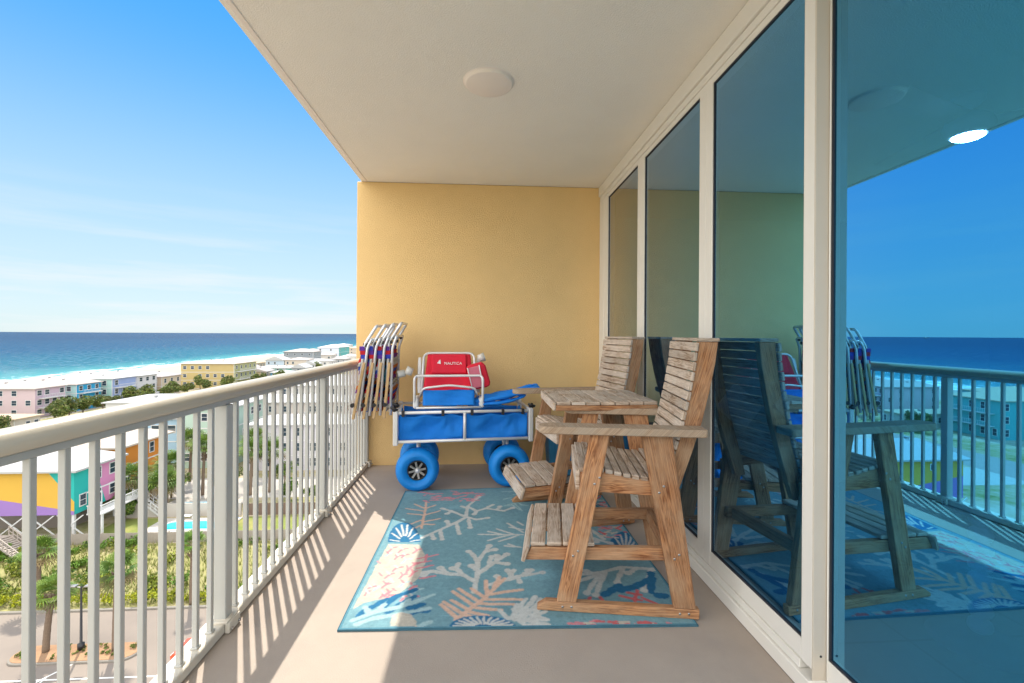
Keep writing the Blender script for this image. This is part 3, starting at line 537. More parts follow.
# every stroke: colour number, width in metres (-1 marks a filled shape), points in metres on the rug
RUG = [[1,0.019,[(0.247,0.937),(0.351,1.05),(0.45,1.154),(0.516,1.248),(0.518,1.461),(0.601,1.65)]],[1,0.019,[(0.351,1.05),(0.376,0.905)]],[1,0.019,[(0.298,0.994),(0.324,0.917)]],[1,0.019,[(0.45,1.154),(0.482,0.974)]],[1,0.019,[(0.516,1.248),(0.405,1.37),(0.334,1.426)]],[1,0.019,[(0.404,1.378),(0.376,1.316)]],[1,0.019,[(0.518,1.461),(0.587,1.36),(0.654,1.409),(0.787,1.35),(0.857,1.408)]],[1,0.019,[(0.516,1.248),(0.589,1.196),(0.669,1.22)]],[1,0.019,[(0.534,1.207),(0.549,1.064)]],[1,0.019,[(0.601,1.65),(0.563,1.592)]],[1,0.019,[(0.654,1.409),(0.71,1.479)]],[1,0.019,[(0.587,1.36),(0.572,1.294)]],[1,0.019,[(0.737,1.379),(0.765,1.44)]],[1,0.019,[(0.519,1.416),(0.475,1.463)]],[1,0.019,[(0.407,1.108),(0.386,1.184)]],[1,0.012,[(0.607,0.958),(0.891,0.929)]],[1,0.012,[(0.799,1.117),(0.894,0.963)]],[1,0.012,[(0.726,1.027),(0.833,0.939)]],[1,0.012,[(0.666,0.998),(0.767,0.939)]],[1,0.012,[(0.664,0.867),(0.803,0.934)]],[1,0.012,[(0.735,0.848),(0.869,0.93)]],[1,0.012,[(0.81,1.05),(0.898,1.004)]],[1,0.012,[(0.87,1.132),(0.905,1.074)]],[1,0.012,[(0.767,0.785),(0.862,0.762)]],[1,0.012,[(0.789,0.808),(0.829,0.776)]],[1,0.021,[(0.589,0.285),(0.601,0.455),(0.604,0.6),(0.649,0.719),(0.67,0.796)]],[1,0.021,[(0.605,0.587),(0.569,0.696),(0.55,0.722)]],[1,0.021,[(0.601,0.455),(0.648,0.518),(0.726,0.614),(0.775,0.676)]],[1,0.021,[(0.699,0.582),(0.768,0.561)]],[1,0.021,[(0.667,0.546),(0.681,0.654)]],[1,0.021,[(0.588,0.389),(0.526,0.454),(0.486,0.52),(0.493,0.576)]],[1,0.021,[(0.506,0.495),(0.461,0.528)]],[1,0.021,[(0.526,0.454),(0.441,0.468),(0.353,0.501),(0.271,0.482)]],[1,0.021,[(0.441,0.468),(0.399,0.532)]],[1,0.021,[(0.649,0.719),(0.703,0.742)]],[1,0.021,[(0.353,0.501),(0.31,0.459)]],[1,0.021,[(0.598,0.502),(0.566,0.552)]],[1,0.021,[(0.712,0.6),(0.714,0.66)]],[1,0.019,[(0.658,0.353),(0.766,0.401),(0.841,0.437),(0.956,0.463)]],[1,0.019,[(0.766,0.401),(0.802,0.491)]],[1,0.019,[(0.78,0.445),(0.765,0.493)]],[1,0.019,[(0.841,0.437),(0.898,0.49)]],[1,0.019,[(0.816,0.432),(0.823,0.376)]],[1,0.019,[(0.717,0.382),(0.707,0.438)]],[1,0.019,[(0.866,0.445),(0.876,0.486)]],[2,0.017,[(0.508,0.058),(0.581,0.155),(0.646,0.243),(0.745,0.413)]],[2,0.017,[(0.561,0.118),(0.655,0.086)]],[2,0.017,[(0.592,0.151),(0.718,0.129)]],[2,0.017,[(0.615,0.185),(0.78,0.176)]],[2,0.017,[(0.637,0.221),(0.822,0.218)]],[2,0.017,[(0.659,0.265),(0.829,0.306)]],[2,0.017,[(0.683,0.308),(0.719,0.426)]],[2,0.017,[(0.512,0.074),(0.431,0.181)]],[2,0.017,[(0.536,0.102),(0.445,0.202)]],[2,0.017,[(0.563,0.135),(0.482,0.214)]],[2,0.017,[(0.592,0.163),(0.482,0.295)]],[2,0.017,[(0.615,0.198),(0.509,0.32)]],[2,0.017,[(0.651,0.278),(0.647,0.396)]],[2,0.017,[(0.634,0.243),(0.572,0.322)]],[2,0.017,[(0.541,0.097),(0.614,0.068)]],[2,0.013,[(0.225,1.081),(0.219,1.303),(0.2,1.561)]],[2,0.013,[(0.222,1.223),(0.129,1.144)]],[2,0.013,[(0.215,1.304),(0.097,1.343)]],[2,0.013,[(0.211,1.379),(0.067,1.448)]],[2,0.013,[(0.227,1.184),(0.335,1.233)]],[2,0.013,[(0.222,1.303),(0.321,1.382)]],[2,0.013,[(0.211,1.432),(0.276,1.501)]],[2,0.013,[(0.209,1.432),(0.117,1.537)]],[2,0.013,[(0.227,1.139),(0.169,1.077)]],[2,0.013,[(0.229,1.146),(0.305,1.135)]],[5,-1,[(0.251,0.873),(0.245,0.915),(0.236,0.957),(0.225,0.998),(0.211,1.038),(0.196,1.075),(0.18,1.108),(0.162,1.136),(0.144,1.158),(0.126,1.174),(0.108,1.182),(0.091,1.183),(0.076,1.176),(0.063,1.162),(0.052,1.142),(0.043,1.115),(0.038,1.083),(0.035,1.047),(0.034,1.008),(0.037,0.968),(0.042,0.926),(0.049,0.884),(0.15,0.879)]],[1,0.009,[(0.183,0.89),(0.236,0.909)]],[1,0.009,[(0.172,0.928),(0.209,1.01)]],[1,0.009,[(0.158,0.959),(0.17,1.094)]],[1,0.009,[(0.141,0.976),(0.126,1.143)]],[1,0.009,[(0.127,0.977),(0.086,1.145)]],[1,0.009,[(0.116,0.961),(0.057,1.1)]],[1,0.009,[(0.111,0.932),(0.046,1.018)]],[1,0.009,[(0.113,0.894),(0.053,0.919)]],[5,-1,[(0.784,-0.012),(0.783,0.001),(0.779,0.015),(0.772,0.028),(0.761,0.04),(0.748,0.052),(0.732,0.062),(0.713,0.071),(0.692,0.079),(0.671,0.084),(0.648,0.087),(0.625,0.089),(0.602,0.088),(0.58,0.085),(0.559,0.08),(0.541,0.073),(0.524,0.064),(0.511,0.054),(0.5,0.043),(0.493,0.031),(0.489,0.018),(0.488,0.005),(0.636,-0.004)]],[1,0.009,[(0.687,-0.002),(0.768,0.0)]],[1,0.009,[(0.684,0.005),(0.761,0.019)]],[1,0.009,[(0.678,0.012),(0.747,0.037)]],[1,0.009,[(0.67,0.018),(0.726,0.053)]],[1,0.009,[(0.66,0.023),(0.699,0.066)]],[1,0.009,[(0.648,0.026),(0.669,0.075)]],[1,0.009,[(0.636,0.028),(0.636,0.079)]],[1,0.009,[(0.624,0.028),(0.603,0.078)]],[1,0.009,[(0.612,0.026),(0.573,0.073)]],[1,0.009,[(0.602,0.022),(0.546,0.063)]],[1,0.009,[(0.593,0.017),(0.525,0.05)]],[1,0.009,[(0.588,0.011),(0.511,0.033)]],[1,0.009,[(0.585,0.004),(0.504,0.015)]],[5,-1,[(1.589,0.654),(1.602,0.693),(1.613,0.732),(1.62,0.771),(1.625,0.808),(1.626,0.842),(1.624,0.873),(1.618,0.899),(1.609,0.92),(1.596,0.934),(1.581,0.942),(1.563,0.943),(1.543,0.937),(1.522,0.924),(1.5,0.905),(1.477,0.88),(1.456,0.851),(1.435,0.818),(1.416,0.781),(1.399,0.744),(1.385,0.705),(1.372,0.666),(1.481,0.66)]],[1,0.009,[(1.523,0.671),(1.589,0.687)]],[1,0.009,[(1.529,0.702),(1.607,0.77)]],[1,0.009,[(1.529,0.728),(1.609,0.843)]],[1,0.009,[(1.523,0.746),(1.594,0.893)]],[1,0.009,[(1.511,0.753),(1.562,0.912)]],[1,0.009,[(1.495,0.748),(1.519,0.897)]],[1,0.009,[(1.478,0.731),(1.472,0.85)]],[1,0.009,[(1.461,0.705),(1.428,0.78)]],[1,0.009,[(1.447,0.675),(1.393,0.698)]],[3,0.009,[(0.405,1.63),(0.409,1.614),(0.323,1.657)]],[3,0.009,[(0.206,1.756),(0.201,1.777),(0.179,1.749)]],[3,0.009,[(0.443,1.727),(0.468,1.746),(0.518,1.723)]],[3,0.009,[(0.271,1.704),(0.299,1.705),(0.226,1.676)]],[3,0.009,[(0.403,1.614),(0.374,1.62),(0.371,1.641)]],[3,0.009,[(0.591,1.629),(0.569,1.624),(0.581,1.628)]],[3,0.009,[(0.312,1.747),(0.288,1.758),(0.208,1.731)]],[3,0.009,[(0.367,1.598),(0.32,1.609),(0.395,1.589)]],[3,0.009,[(0.241,1.756),(0.216,1.758),(0.244,1.74)]],[3,0.009,[(0.474,1.618),(0.505,1.621),(0.522,1.622)]],[3,0.009,[(0.31,1.665),(0.291,1.684),(0.23,1.646)]],[3,0.009,[(0.588,1.732),(0.619,1.721),(0.647,1.722)]],[3,0.009,[(0.416,1.78),(0.42,1.793),(0.367,1.811)]],[3,0.009,[(0.46,1.665),(0.432,1.649),(0.499,1.683)]],[3,0.009,[(0.48,1.678),(0.494,1.671),(0.508,1.702)]],[3,0.009,[(0.437,1.707),(0.396,1.722),(0.447,1.718)]],[3,0.009,[(0.509,1.566),(0.513,1.582),(0.559,1.558)]],[3,0.009,[(0.57,1.604),(0.487,1.619),(0.53,1.579)]],[3,0.009,[(0.201,1.599),(0.174,1.604),(0.221,1.563)]],[3,0.009,[(0.256,1.632),(0.247,1.642),(0.348,1.633)]],[3,0.009,[(0.582,1.684),(0.618,1.696),(0.589,1.661)]],[3,0.009,[(0.469,1.585),(0.455,1.572),(0.461,1.566)]],[3,0.009,[(0.483,1.754),(0.509,1.743),(0.505,1.737)]],[3,0.009,[(0.476,1.759),(0.455,1.744),(0.401,1.732)]],[3,0.009,[(0.55,1.602),(0.547,1.614),(0.562,1.579)]],[3,0.009,[(0.528,1.567),(0.523,1.575),(0.608,1.581)]],[3,0.009,[(0.542,1.767),(0.559,1.752),(0.522,1.749)]],[3,0.009,[(0.28,1.7),(0.255,1.687),(0.284,1.697)]],[3,0.009,[(0.499,1.736),(0.512,1.727),(0.492,1.757)]],[3,0.009,[(0.165,1.795),(0.139,1.795),(0.216,1.761)]],[3,0.009,[(0.592,1.668),(0.571,1.653),(0.59,1.659)]],[3,0.009,[(0.176,1.789),(0.151,1.804),(0.181,1.779)]],[3,0.009,[(0.38,1.66),(0.337,1.657),(0.442,1.627)]],[3,0.009,[(0.286,1.616),(0.273,1.626),(0.264,1.61)]],[3,0.009,[(0.144,1.802),(0.108,1.796),(0.135,1.82)]],[3,0.009,[(0.417,1.632),(0.402,1.636),(0.412,1.619)]],[3,0.009,[(0.418,1.763),(0.436,1.773),(0.393,1.752)]],[3,0.009,[(0.572,1.722),(0.585,1.718),(0.537,1.726)]],[3,0.009,[(0.174,1.708),(0.164,1.717),(0.177,1.738)]],[3,0.009,[(0.589,1.673),(0.611,1.673),(0.648,1.69)]],[3,0.009,[(0.242,1.611),(0.226,1.605),(0.324,1.599)]],[3,0.009,[(0.5,1.764),(0.533,1.744),(0.502,1.738)]],[6,0.009,[(0.801,1.46),(0.863,1.487)]],[6,0.009,[(0.892,1.62),(0.956,1.629)]],[6,0.009,[(0.894,1.598),(0.975,1.792)]],[6,0.009,[(0.807,1.46),(0.867,1.456)]],[6,0.009,[(0.875,1.493),(0.937,1.508)]],[6,0.009,[(0.917,1.467),(0.974,1.436)]],[6,0.009,[(0.851,1.569),(0.912,1.545)]],[6,0.009,[(0.793,1.583),(0.857,1.611)]],[6,0.009,[(0.792,1.75),(0.858,1.762)]],[6,0.009,[(0.876,1.493),(0.923,1.336)]],[6,0.009,[(0.951,1.738),(1.008,1.654)]],[6,0.009,[(0.878,1.576),(0.929,1.448)]],[6,0.009,[(0.854,1.468),(0.905,1.358)]],[6,0.009,[(0.896,1.739),(0.978,1.921)]],[6,0.009,[(0.848,1.736),(0.917,1.782)]],[6,0.009,[(0.853,1.568),(0.919,1.61)]],[6,0.009,[(0.91,1.594),(0.974,1.607)]],[6,0.009,[(0.894,1.572),(0.951,1.509)]],[6,0.009,[(0.879,1.672),(0.943,1.66)]],[6,0.009,[(0.954,1.751),(1.029,1.838)]],[7,-1,[(0.057,0.859),(0.247,0.837),(0.318,0.642),(0.296,0.427),(0.214,0.267),(0.068,0.201),(0.027,0.143)]],[3,0.011,[(0.179,0.789),(0.153,0.778),(0.134,0.729)]],[1,0.008,[(0.153,0.778),(0.129,0.817)]],[3,0.011,[(0.274,0.585),(0.252,0.579),(0.233,0.551)]],[3,0.008,[(0.252,0.579),(0.235,0.602)]],[3,0.011,[(0.17,0.29),(0.147,0.281),(0.131,0.242)]],[1,0.008,[(0.147,0.281),(0.125,0.313)]],[3,0.011,[(0.226,0.474),(0.206,0.466),(0.191,0.43)]],[3,0.008,[(0.206,0.466),(0.188,0.495)]],[6,0.011,[(0.327,0.326),(0.307,0.32),(0.29,0.294)]],[1,0.008,[(0.307,0.32),(0.291,0.341)]],[7,0.011,[(0.157,0.68),(0.139,0.671),(0.127,0.632)]],[3,0.008,[(0.139,0.671),(0.122,0.703)]],[3,0.011,[(0.167,0.701),(0.144,0.69),(0.129,0.643)]],[1,0.008,[(0.144,0.69),(0.123,0.729)]],[7,0.011,[(0.184,0.373),(0.161,0.366),(0.143,0.334)]],[3,0.008,[(0.161,0.366),(0.141,0.393)]],[7,0.011,[(0.167,0.26),(0.151,0.252),(0.141,0.217)]],[3,0.008,[(0.151,0.252),(0.134,0.281)]],[7,0.011,[(0.122,0.469),(0.097,0.459),(0.079,0.417)]],[3,0.008,[(0.097,0.459),(0.073,0.494)]],[3,0.011,[(0.154,0.487),(0.133,0.477),(0.118,0.434)]],[1,0.008,[(0.133,0.477),(0.111,0.512)]],[3,0.011,[(0.178,0.309),(0.162,0.3),(0.153,0.263)]],[3,0.008,[(0.162,0.3),(0.145,0.33)]],[7,0.011,[(0.187,0.406),(0.166,0.397),(0.151,0.356)]],[1,0.008,[(0.166,0.397),(0.145,0.43)]],[7,0.011,[(0.083,0.29),(0.073,0.281),(0.07,0.241)]],[3,0.008,[(0.073,0.281),(0.057,0.312)]],[7,0.011,[(0.218,0.316),(0.193,0.31),(0.173,0.281)]],[3,0.008,[(0.193,0.31),(0.173,0.334)]],[3,0.011,[(0.198,0.27),(0.177,0.265),(0.16,0.241)]],[3,0.008,[(0.177,0.265),(0.159,0.285)]],[3,0.011,[(0.114,0.81),(0.087,0.795),(0.071,0.735)]],[1,0.008,[(0.087,0.795),(0.06,0.845)]],[6,0.011,[(0.103,0.352),(0.091,0.343),(0.085,0.307)]],[1,0.008,[(0.091,0.343),(0.076,0.372)]],[3,0.011,[(0.088,0.357),(0.065,0.352),(0.047,0.328)]],[1,0.008,[(0.065,0.352),(0.046,0.372)]],[3,0.011,[(0.264,0.772),(0.24,0.762),(0.222,0.717)]],[3,0.008,[(0.24,0.762),(0.22,0.798)]],[6,0.011,[(0.224,0.648),(0.196,0.639),(0.174,0.596)]],[1,0.008,[(0.196,0.639),(0.173,0.673)]],[7,0.011,[(0.083,0.61),(0.057,0.603),(0.037,0.572)]],[3,0.008,[(0.057,0.603),(0.034,0.63)]],[3,0.011,[(0.275,0.503),(0.256,0.492),(0.244,0.445)]],[3,0.008,[(0.256,0.492),(0.238,0.53)]],[3,0.011,[(0.187,0.555),(0.162,0.546),(0.142,0.509)]],[1,0.008,[(0.162,0.546),(0.14,0.577)]],[3,0.011,[(0.293,0.35),(0.277,0.344),(0.264,0.319)]],[3,0.008,[(0.277,0.344),(0.264,0.365)]],[3,0.011,[(0.066,0.312),(0.056,0.304),(0.053,0.268)]],[1,0.008,[(0.056,0.304),(0.041,0.332)]],[6,0.011,[(0.281,0.373),(0.267,0.367),(0.257,0.34)]],[3,0.008,[(0.267,0.367),(0.255,0.388)]],[6,0.011,[(0.246,0.394),(0.223,0.385),(0.206,0.347)]],[3,0.008,[(0.223,0.385),(0.203,0.416)]],[3,0.011,[(0.196,0.708),(0.178,0.7),(0.165,0.664)]],[1,0.008,[(0.178,0.7),(0.161,0.729)]],[3,0.011,[(0.313,0.254),(0.292,0.245),(0.276,0.205)]],[1,0.008,[(0.292,0.245),(0.273,0.278)]],[3,0.011,[(0.157,0.384),(0.136,0.375),(0.121,0.337)]],[3,0.008,[(0.136,0.375),(0.115,0.406)]],[7,0.011,[(0.084,0.293),(0.068,0.285),(0.059,0.251)]],[1,0.008,[(0.068,0.285),(0.051,0.312)]],[6,0.011,[(0.098,0.73),(0.08,0.722),(0.067,0.688)]],[3,0.008,[(0.08,0.722),(0.062,0.75)]],[3,0.011,[(0.256,0.255),(0.244,0.248),(0.237,0.216)]],[1,0.008,[(0.244,0.248),(0.232,0.274)]],[3,0.011,[(0.24,0.542),(0.225,0.53),(0.216,0.48)]],[3,0.008,[(0.225,0.53),(0.208,0.57)]],[3,0.011,[(0.254,0.594),(0.34,0.615)]],[3,0.011,[(0.27,0.532),(0.356,0.563)]],[3,0.011,[(0.302,0.426),(0.377,0.449)]],[3,0.011,[(0.26,0.645),(0.371,0.692)]],[3,0.011,[(0.304,0.604),(0.305,0.696)]],[5,0.024,[(0.161,0.161),(0.202,0.249),(0.294,0.321)]],[5,0.024,[(0.189,0.125),(0.24,0.183),(0.299,0.253)]],[5,0.024,[(0.285,0.103),(0.322,0.126),(0.376,0.128)]],[5,0.024,[(0.064,0.099),(0.109,0.164),(0.167,0.232)]],[5,0.024,[(0.287,0.154),(0.351,0.182)]],[6,0.02,[(0.044,0.066),(0.138,0.128),(0.244,0.165),(0.39,0.267)]],[6,0.02,[(0.072,0.036),(0.139,0.079),(0.244,0.106),(0.382,0.148)]],[6,0.02,[(0.138,0.128),(0.166,0.187)]],[6,0.02,[(0.244,0.165),(0.276,0.226)]],[6,0.02,[(0.111,0.113),(0.077,0.166)]],[6,0.02,[(0.349,0.013),(0.398,0.049)]],[7,-1,[(0.226,0.02),(0.222,0.091),(0.257,0.121),(0.306,0.102),(0.338,0.052),(0.344,0.013)]],[1,0.017,[(0.757,0.06),(0.844,0.222)]],[1,0.017,[(0.776,0.051),(0.876,0.207)]],[1,0.017,[(0.796,0.042),(0.914,0.205)]],[1,0.017,[(0.805,0.033),(0.924,0.118)]],[1,0.017,[(0.746,0.061),(0.708,0.13)]],[1,0.017,[(0.814,0.017),(0.919,0.006)]],[1,0.017,[(0.768,0.076),(0.796,0.178)]],[1,0.017,[(0.848,0.055),(0.925,0.051)]],[1,0.02,[(1.072,0.421),(1.277,0.448),(1.408,0.496),(1.57,0.467)]],[1,0.02,[(1.277,0.448),(1.15,0.263)]],[1,0.02,[(1.294,0.443),(1.189,0.244)]],[1,0.02,[(1.057,0.34),(1.273,0.434)]],[1,0.02,[(1.408,0.496),(1.329,0.343)]],[1,0.02,[(1.559,0.473),(1.446,0.271)]],[1,0.02,[(1.086,0.498),(1.202,0.462)]],[1,0.02,[(1.483,0.482),(1.414,0.431)]],[1,0.02,[(0.893,0.24),(0.825,0.13)]],[1,0.02,[(0.914,0.219),(0.861,0.059)]],[1,0.02,[(0.914,0.056),(0.782,0.133)]],[1,0.02,[(0.919,0.014),(0.787,0.063)]],[5,0.03,[(1.233,0.241),(1.335,0.32)]],[5,0.03,[(1.381,0.292),(1.536,0.377)]],[5,0.03,[(1.541,0.424),(1.476,0.253)]],[5,0.03,[(1.494,0.223),(1.535,0.221)]],[5,0.03,[(1.328,0.278),(1.422,0.305)]],[4,0.013,[(1.13,0.203),(1.155,0.163),(1.252,0.181)]],[4,0.013,[(1.211,0.223),(1.211,0.16)]],[4,0.013,[(1.308,0.233),(1.363,0.204),(1.405,0.188)]],[4,0.013,[(1.357,0.255),(1.42,0.231)]],[4,0.013,[(1.411,0.273),(1.368,0.184)]],[4,0.013,[(1.413,0.211),(1.464,0.159)]],[4,0.013,[(1.159,0.225),(1.134,0.168)]],[4,0.011,[(1.065,0.005),(1.099,-0.001)]],[3,0.011,[(1.301,0.007),(1.335,0.0)]],[4,0.011,[(1.196,0.027),(1.234,0.029)]],[4,0.011,[(1.33,0.006),(1.37,0.016)]],[7,0.011,[(1.371,-0.011),(1.402,-0.025)]],[7,0.011,[(1.247,0.028),(1.281,0.019)]],[3,0.011,[(1.408,-0.007),(1.443,-0.011)]],[4,0.011,[(1.344,0.009),(1.38,0.006)]],[4,0.011,[(1.219,0.01),(1.257,0.016)]],[7,0.011,[(1.391,-0.01),(1.424,-0.019)]],[3,0.011,[(1.03,0.011),(1.065,0.006)]],[3,0.011,[(1.104,0.024),(1.135,0.005)]],[3,0.011,[(1.114,0.033),(1.152,0.04)]],[3,0.011,[(1.045,0.012),(1.078,-0.001)]],[7,0.011,[(1.454,-0.009),(1.49,-0.009)]],[4,0.011,[(1.326,0.02),(1.366,0.027)]],[3,0.011,[(1.246,0.014),(1.284,0.019)]],[3,0.011,[(1.049,0.027),(1.083,0.019)]],[3,0.011,[(1.012,0.02),(1.047,0.02)]],[4,0.011,[(1.075,0.012),(1.109,0.001)]],[3,0.011,[(1.458,-0.014),(1.492,-0.02)]],[7,0.011,[(1.088,0.021),(1.124,0.021)]],[7,0.011,[(1.306,-0.01),(1.341,-0.013)]],[3,0.011,[(1.073,0.012),(1.104,-0.007)]],[4,0.011,[(1.375,0.019),(1.407,0.007)]],[7,0.011,[(1.246,0.019),(1.286,0.029)]],[4,0.011,[(1.356,-0.001),(1.394,0.004)]],[4,0.011,[(1.013,0.004),(1.045,-0.014)]],[4,0.011,[(1.138,0.034),(1.174,0.033)]],[7,0.011,[(1.393,0.007),(1.426,-0.002)]],[7,0.011,[(1.387,-0.016),(1.424,-0.014)]],[4,0.011,[(1.334,0.012),(1.37,0.011)]],[7,0.011,[(1.311,-0.011),(1.349,-0.005)]],[3,0.011,[(1.456,0.017),(1.486,0.0)]],[1,0.02,[(1.232,0.916),(1.326,0.86),(1.425,0.784)]],[1,0.02,[(1.192,0.723),(1.299,0.75),(1.391,0.718)]],[1,0.02,[(1.332,1.017),(1.396,0.84)]],[1,0.02,[(1.214,0.827),(1.342,0.807)]],[1,0.02,[(1.211,0.68),(1.354,0.687)]],[3,0.011,[(1.474,1.014),(1.513,1.012)]],[3,0.011,[(1.449,0.981),(1.491,0.99)]],[3,0.011,[(1.404,0.985),(1.446,0.993)]],[3,0.011,[(1.521,0.999),(1.552,0.972)]],[4,0.011,[(1.438,1.016),(1.47,0.989)]],[4,0.011,[(1.518,0.995),(1.547,0.96)]],[7,0.011,[(1.506,1.008),(1.548,1.016)]],[7,0.011,[(1.459,0.871),(1.492,0.855)]],[4,0.011,[(1.534,0.997),(1.591,1.05)]],[7,0.011,[(1.385,1.032),(1.425,1.033)]],[7,0.011,[(1.423,0.927),(1.471,0.958)]],[3,0.011,[(1.418,0.871),(1.452,0.86)]],[7,0.011,[(1.389,0.877),(1.436,0.907)]],[4,0.011,[(1.56,0.935),(1.596,0.925)]],[3,0.011,[(1.481,0.888),(1.52,0.892)]],[4,0.011,[(1.395,0.953),(1.42,0.901)]],[7,0.011,[(1.463,0.91),(1.509,0.936)]],[3,0.011,[(1.409,1.029),(1.441,1.0)]],[7,0.011,[(1.384,0.894),(1.418,0.877)]],[4,0.011,[(1.399,0.933),(1.431,0.912)]],[7,0.011,[(1.367,0.92),(1.394,0.875)]],[7,0.011,[(1.429,0.939),(1.467,0.934)]],[4,0.012,[(1.432,1.475),(1.503,1.539)]],[3,0.012,[(1.599,1.328),(1.659,1.349)]],[3,0.012,[(1.403,1.335),(1.45,1.312)]],[5,0.012,[(1.481,1.455),(1.518,1.389)]],[4,0.012,[(1.522,1.401),(1.565,1.364)]],[5,0.012,[(1.535,1.436),(1.586,1.424)]],[1,0.012,[(1.488,1.407),(1.55,1.435)]],[3,0.012,[(1.569,1.459),(1.612,1.419)]],[3,0.012,[(1.529,1.405),(1.579,1.39)]],[3,0.012,[(1.401,1.341),(1.454,1.342)]],[3,0.012,[(1.491,1.297),(1.56,1.359)]],[5,0.012,[(1.576,1.319),(1.623,1.301)]],[4,0.012,[(1.391,1.318),(1.45,1.347)]],[1,0.012,[(1.381,1.328),(1.432,1.321)]],[1,0.012,[(1.535,1.419),(1.595,1.442)]],[4,0.012,[(1.512,1.501),(1.591,1.589)]],[5,0.012,[(1.359,1.344),(1.412,1.346)]],[5,0.012,[(1.631,1.394),(1.691,1.412)]],[1,0.012,[(1.549,1.393),(1.597,1.373)]],[5,0.012,[(1.453,1.41),(1.497,1.37)]],[4,0.012,[(1.457,1.34),(1.503,1.311)]],[1,0.012,[(1.446,1.489),(1.508,1.519)]],[3,0.012,[(1.424,1.452),(1.492,1.508)]],[5,0.012,[(1.46,1.293),(1.513,1.294)]],[1,0.012,[(1.449,1.359),(1.5,1.351)]],[1,0.012,[(1.529,1.49),(1.583,1.482)]],[5,0.012,[(1.604,1.46),(1.657,1.452)]],[3,0.012,[(1.581,1.276),(1.633,1.276)]],[4,0.012,[(1.366,1.34),(1.417,1.335)]],[1,0.012,[(1.609,1.307),(1.66,1.304)]],[5,0.012,[(1.452,1.521),(1.504,1.507)]],[4,0.012,[(1.534,1.434),(1.59,1.439)]],[4,0.012,[(1.46,1.517),(1.527,1.564)]],[3,0.012,[(1.43,1.305),(1.473,1.269)]]]
def make_rug():
    random.seed(11)
    S = .0045; nx, ny = int(RUG_W / S), int(RUG_L / S)
    base = PAL[0]
    grid = [[base] * nx for _ in range(ny)]
    # a few broad teal-to-aqua patches dyed in the pile
    for _ in range(26):
        cx, cy, rr_, k = random.random() * nx, random.random() * ny, random.uniform(20, 60), random.uniform(.82, 1.2)
        for j in range(max(0, int(cy - rr_ * .5)), min(ny, int(cy + rr_ * .5))):
            for i in range(max(0, int(cx - rr_)), min(nx, int(cx + rr_))):
                if ((i - cx) / rr_) ** 2 + ((j - cy) / rr_ / .5) ** 2 < random.uniform(.3, 1): grid[j][i] = tuple(c * k for c in base)
    def dot(x, y, r, col):
        for j in range(max(0, int((y - r) / S)), min(ny, int((y + r) / S) + 1)):
            for i in range(max(0, int((x - r) / S)), min(nx, int((x + r) / S) + 1)):
                if (i * S - x) ** 2 + (j * S - y) ** 2 < r * r: grid[j][i] = col
    for kind, w, pts in RUG:
        if w < 0:
            col = PAL[kind]
            ys = [p[1] for p in pts]
            for j in range(max(0, int(min(ys) / S)), min(ny, int(max(ys) / S) + 1)):
                y = j * S; xs = []
                for a, b in zip(pts, pts[1:] + pts[:1]):
                    if (a[1] > y) != (b[1] > y): xs.append(a[0] + (y - a[1]) / (b[1] - a[1]) * (b[0] - a[0]))
                xs.sort()
                for q in range(0, len(xs) - 1, 2):
                    for i in range(max(0, int(xs[q] / S)), min(nx, int(xs[q + 1] / S))): grid[j][i] = col
            continue
        col = PAL[kind]; n = len(pts); tot = 0
        L_ = [0]
        for a, b in zip(pts, pts[1:]): L_.append(L_[-1] + math.dist(a, b))
        for k, (a, b) in enumerate(zip(pts, pts[1:])):
            l = math.dist(a, b); st = max(1, int(l / (S * .6)))
            for q in range(st + 1):
                t = q / st; s = (L_[k] + l * t) / max(L_[-1], 1e-6)
                wob = .0015 * math.sin(s * 7 + a[0] * 40)
                r = w * .62 * (.80 + .35 * math.sin(math.pi * min(1, s * .55 + .3)) + (.16 * math.sin(s * 16 + a[1] * 50) if w > .018 else 0))
                if kind == 1 and w > .018 and k == n - 2 and q > st - 3: r *= 1.5
                dot(a[0] + (b[0] - a[0]) * t + wob, a[1] + (b[1] - a[1]) * t - wob, max(.004, r), col)
    bd = 3
    for j in range(ny):
        for i in range(nx):
            if i < bd or j < bd or i >= nx - bd or j >= ny - bd: grid[j][i] = (.11, .28, .36) if min(i, j, nx - 1 - i, ny - 1 - j) > 0 else (.05, .15, .21)
            else:
                k = random.uniform(.90, 1.08); grid[j][i] = tuple(c * k for c in grid[j][i])
    for _ in range(1):                                              # soften the dye edges a little
        g2 = [row[:] for row in grid]
        for j in range(bd + 1, ny - bd - 1):
            for i in range(bd + 1, nx - bd - 1):
                a, b_, c, d, e = grid[j][i], grid[j][i - 1], grid[j][i + 1], grid[j - 1][i], grid[j + 1][i]
                g2[j][i] = tuple(a[q] * .36 + (b_[q] + c[q] + d[q] + e[q]) * .16 for q in range(3))
        grid = g2
    T = .009
    def dy(x, y): return (1 - y / RUG_L) * (.041 - .057 * x / RUG_W) + (y / RUG_L) * (-.055 + .085 * x / RUG_W)
    def hz(i, j): return T + .0022 * math.sin(i * .017 + 1) * math.sin(j * .023) + .0016 * math.sin(j * .05 + i * .01) * (1 if 20 < j else .3)
    vs = [(i * S, j * S + dy(i * S, j * S), hz(i, j)) for j in range(ny + 1) for i in range(nx + 1)]
    fs = []; cols = []
    W1 = nx + 1
    for j in range(ny):
        for i in range(nx):
            a = j * W1 + i; fs.append((a, a + 1, a + W1 + 1, a + W1)); cols.append(grid[j][i])
    b = len(vs)
    ring = [i for i in range(nx)] + [j * W1 + nx for j in range(ny)] + [ny * W1 + i for i in range(nx, 0, -1)] + [j * W1 for j in range(ny, 0, -1)]
